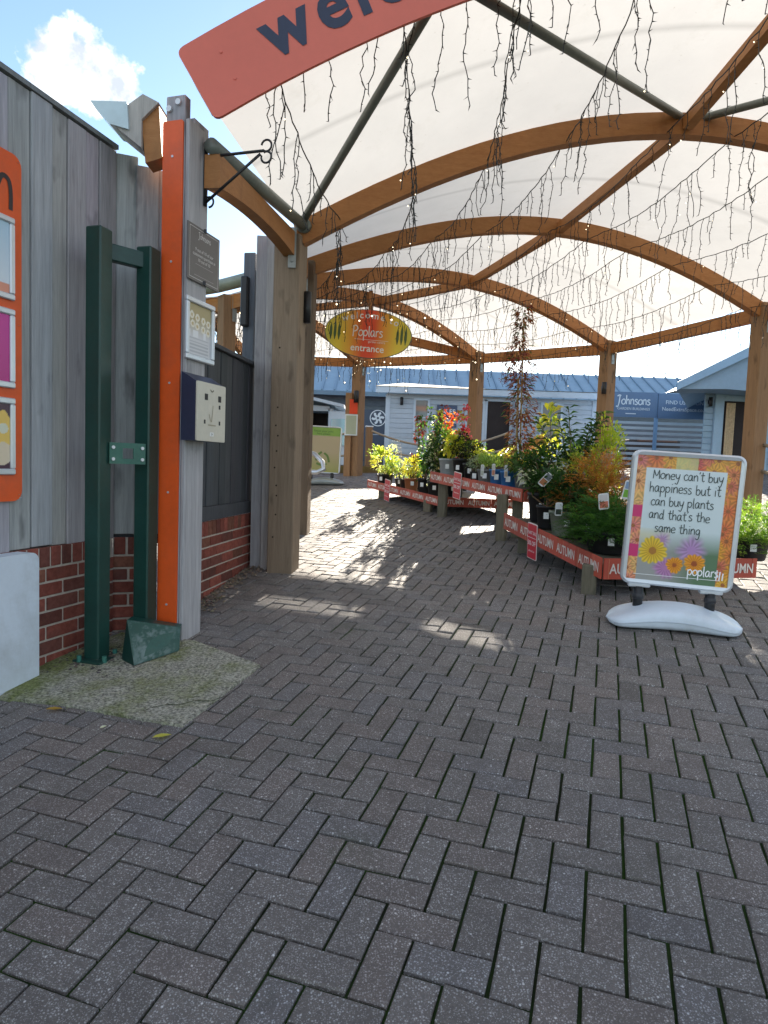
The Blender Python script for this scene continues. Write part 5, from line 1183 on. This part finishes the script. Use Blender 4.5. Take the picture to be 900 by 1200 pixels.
# tall maroon climber on a cane
root = thing('climbing_plant', (1.42, 7.2, 1.1), 'very tall maroon leaved climber on a bamboo cane, taller than the shed roof', 'climber', 'potted plants on the benches'); zt_ = pot(root, 1.40, 7.0, zz2(1.32, 6.8), .11, .22, (.22, .10, .05))
mb = MB(); mb.tube([(1.395, 7.05, zt_ - .05), (1.375, 7.05, zt_ + .95)], .011, 8, (.46, .30, .12)); mb.tube([(1.43, 7.02, zt_ - .05), (1.40, 7.05, zt_ + 1.55)], .008, 8, (.42, .27, .11)); mb.build('cane', 'matte_print', root)
mb = MB()
MA = [(.22, .05, .04), (.26, .08, .05), (.15, .04, .035), (.30, .14, .07), (.18, .10, .05)]
for k in range(1500):
    t_ = rnd.random(); h_ = t_ * 1.66
    wv = .10 if t_ > .88 else .042 if t_ > .74 else (.17 * (.55 + .5 * abs(math.sin(h_ * 7 + 1)))) if t_ > .22 else .13
    if (t_ > .70 and rnd.random() < .35) or rnd.random() > .5 + .5 * abs(math.sin(h_ * 9.3)): continue
    a = rnd.uniform(0, 6.283); r_ = wv * rnd.random() ** .6
    p = V(1.40 + r_ * math.cos(a) + .03 * math.sin(h_ * 4), 7.05 + r_ * math.sin(a), zt_ + .06 + h_); leaf(mb, p, V(math.cos(a), math.sin(a), rnd.uniform(-.7, .6)), rnd.uniform(.04, .09), rnd.uniform(.016, .032), pick(MA if rnd.random() < .88 else MG), .3)
for k in range(26):
    a = rnd.uniform(2.3, 4.4); b = V(1.39, 7.05, zt_ + rnd.uniform(.85, 1.25)); l_ = rnd.uniform(.12, .36)
    for q in range(7): leaf(mb, b + V(math.cos(a), .3 * math.sin(a), .18) * l_ * q / 7, rdir(), .04, .016, pick([(.34, .06, .07), (.2, .05, .04)]), .3)
mb.build('foliage', 'leaf', root)
mb = MB(); pts = [V(1.41 + .02 * math.sin(k * 1.3), 7.05, zt_ + 1.66 * k / 14) for k in range(15)]; mb.tube(pts, [.008 - .0004 * k for k in range(15)], 5, (.12, .06, .04)); mb.build('stem', 'matte_print', root)
shrub('small_shrub', 'peach and yellow leaved shrub at the foot of the tall maroon climber', 'plant', 1.62, 7.1, zz2(1.4, 6.8), .10, .2, BK, .34, .20, 360, .07, .03, [(.52, .30, .14), (.56, .46, .10), (.50, .22, .14)], clump=9)
shrub('small_shrub', 'big-leaved yellow plant at the back beside the tall maroon climber', 'plant', 1.78, 7.3, zz2(1.4, 6.8), .10, .3, BK, .50, .13, 90, .12, .075, YE + YG, base=.1)
# low near bench
zz3 = lambda x, y: z3(V(x, y, 0)) - .045
shrub('evergreen_shrub', 'glossy dark evergreen with small white flowers, leftmost on the near bench', 'plant', 1.43, 5.93, zz3(1.2, 5.9), .13, .26, BK, .48, .30, 1100, .065, .034, DG + DG + MG + [(.7, .7, .62)], shell=.2, clump=22)
shrub('evergreen_shrub', 'dark green bushy plant with a leaning paper tag on the near bench', 'plant', 1.40, 5.62, zz3(1.25, 5.6), .09, .2, BK, .34, .20, 650, .06, .03, DG, shell=.2, clump=12)
root = thing('laurel', (1.75, 6.1, .9), 'tall laurel with long glossy leaves standing behind the near bench plants', 'plant', 'potted plants on the benches'); zt_ = pot(root, 1.75, 6.1, zz3(1.4, 6.0), .14, .28, BK, False); mb = MB(); m2 = MB()
for k in range(17):
    a = rnd.uniform(0, 6.28); l_ = rnd.uniform(.12, .42); top = V(1.75 + l_ * math.cos(a), 6.1 + l_ * math.sin(a) * .8, zt_ + rnd.uniform(.42, .84) - l_ * .25); b = V(1.75 + .03 * math.cos(a), 6.1, zt_); m2.tube([b, b.lerp(top, .5) + Z * .05, top], [.007, .006, .003], 5, (.16, .15, .06), caps=False)
    for q in range(22):
        t_ = .30 + .70 * (q / 21); p = b.lerp(top, t_) + Z * .06 * math.sin(t_ * 3.1); aa = q * 2.4; leaf(mb, p, V(math.cos(aa), math.sin(aa), .55), rnd.uniform(.10, .16), rnd.uniform(.026, .038), pick([(.028, .075, .022), (.04, .10, .03), (.055, .12, .035)]), .3)
mb.build('foliage', 'leaf', root); m2.build('stems', 'matte_print', root)
shrub('golden_shrub', 'upright golden-green shrub glowing behind the orange conifer', 'plant', 1.98, 5.95, zz3(1.5, 5.6), .13, .28, BK, .70, .22, 1300, .055, .020, [(.42, .46, .05), (.52, .50, .06), (.30, .38, .05)], upb=1.2, shell=.15, clump=20)
shrub('golden_shrub', 'lower golden-green shrub between the laurel and the upright golden one', 'plant', 1.72, 5.82, zz3(1.4, 5.6), .12, .26, BK, .44, .24, 900, .055, .024, [(.36, .42, .06), (.50, .48, .08), (.2, .3, .05)], shell=.2, clump=16)
def needle(name, label, x, y, z, pr, ph, pc, H_, Rx, nsp, pal, sl, droop, group='potted plants on the benches', tagc=True):
    root = thing(name, (x, y, z), label, 'conifer', group); zt_ = pot(root, x, y, z, pr, ph, pc, tagc); mb = MB(); c = V(x, y, zt_)
    for k in range(nsp):
        q = rdir(); q.z = abs(q.z) * 1.25 - (.55 if name == 'juniper' else .2); q = q.normalized() * rnd.random() ** .45; b = c + V(q.x * Rx, q.y * Rx, .02 + max(-.75, q.z) * H_); d = (V(q.x, q.y, 0) * 1.0 + Z * (.55 + rnd.uniform(-.3, .4)) + rdir() * .45).normalized(); colr = rnd.choice(pal); l_ = sl * rnd.uniform(.6, 1.2); sd = d.cross(Z); sd = sd.normalized() if sd.length > .05 else V(1, 0, 0); kb = .55 + .45 * q.length
        for j in range(7):
            t_ = j / 7; p = b + d * l_ * t_ - Z * droop * l_ * t_ * t_; w_ = l_ * .30 * (1 - .6 * t_)
            for sg in (-1, 1): leaf(mb, p, d * 1.0 + sd * sg * .8 + rdir() * .25, w_, w_ * .22, jit(tuple(c_ for c_ in colr), .2), .2)
    mb.build('foliage', 'leaf', root); return root
needle('orange_conifer', 'rusty orange feathery conifer behind the dark junipers on the near bench', 1.78, 5.45, zz3(1.5, 5.3), .14, .24, BK, .42, .36, 900, OR, .15, .35)
needle('juniper', 'deep green feathery juniper below the rusty orange conifer', 1.66, 5.22, zz3(1.45, 5.2), .12, .2, BK, .20, .26, 380, [(.03, .07, .02), (.045, .09, .025)], .13, .5)
needle('juniper', 'bright green spreading juniper in a wide black pot just left of the message sign', 1.69, 4.88, zz3(1.5, 4.8), .18, .16, BK, .24, .31, 900, [(.05, .13, .03), (.08, .19, .04), (.035, .10, .025)], .15, .6)
needle('juniper', 'spreading juniper hidden partly behind the message sign', 2.05, 4.98, zz3(1.6, 4.8), .18, .17, BK, .22, .28, 500, [(.05, .13, .03), (.08, .19, .04), (.035, .10, .025)], .15, .6)
shrub('evergreen_shrub', 'dark evergreen in an olive grey pot behind the red card on the near bench', 'plant', 1.50, 5.36, zz3(1.35, 5.3), .14, .21, (.24, .27, .21), .30, .22, 700, .055, .028, DG, shell=.2, clump=14)
needle('juniper', 'yellow-green juniper in a black pot to the right of the message sign', 2.82, 5.02, zz3(1.7, 4.6), .14, .17, BK, .26, .26, 700, [(.16, .27, .04), (.24, .34, .06), (.10, .20, .035)], .15, .5)
# plant tags stuck in the foliage
def ptag(x, y, z, w_, h_, tilt, c1, c2, label):
    f = Fr(V(x, y, z), V(1, -.15, 0), V(0, -.25, 1)).rot(0, 0, tilt); mb = MB(); mb.prism([f.p(a - w_ / 2, b, 0) for a, b in rrect(w_, h_, .012, 3)], f.n * .0025, (.88, .88, .86)); o = mb.build('plant_tag', 'print'); tag(o, label, 'plant tag', 'plant tags'); mb = MB()
    for b0, b1, c in ((.10, .50, c1), (.55, .92, c2)): mb.obox(f.p(-w_ * .40, h_ * b0, .0028), f.x * w_ * .8, f.y * h_ * (b1 - b0), f.n * .0006, c)
    text(mb, f, 'PLANT', 0, h_ * .28, .022, .002, 'c', (.9, .9, .85), .0040, .8) if False else None
    mb.build('printing', 'print', o)
ptag(1.30, 5.50, 1.20, .065, .13, R(-38), (.55, .22, .10), (.25, .27, .30), 'white plant tag with an orange patch leaning in the dark green plant')
ptag(1.585, 4.72, 1.06, .072, .12, R(10), (.80, .25, .16), (.78, .72, .70), 'red and white plant tag above the bright green juniper')
ptag(1.735, 4.70, 1.14, .078, .14, R(-6), (.25, .55, .08), (.30, .42, .62), 'green and white plant tag beside the corner of the message sign')
ptag(1.385, 5.20, .97, .055, .11, R(2), (.06, .07, .06), (.75, .76, .76), 'grey plant tag with a black patch on the olive grey pot')
for k, (x, y, z, c1, c2, lab) in enumerate(((1.10, 6.70, 1.25, (.70, .30, .2), (.8, .78, .7), 'upright reddish tag in front of the left blue pot'), (1.195, 6.52, 1.24, (.60, .45, .32), (.75, .75, .75), 'upright brownish tag in front of the right blue pot'), (1.30, 6.36, 1.22, (.72, .70, .66), (.10, .10, .10), 'upright white and black tag in the grey pot at the end of the tall bench'), (1.02, 6.93, 1.24, (.62, .66, .55), (.78, .78, .75), 'upright pale tag in front of the heather pot'))):
    ptag(x, y, z, .034, .13, R(2), c1, c2, lab)
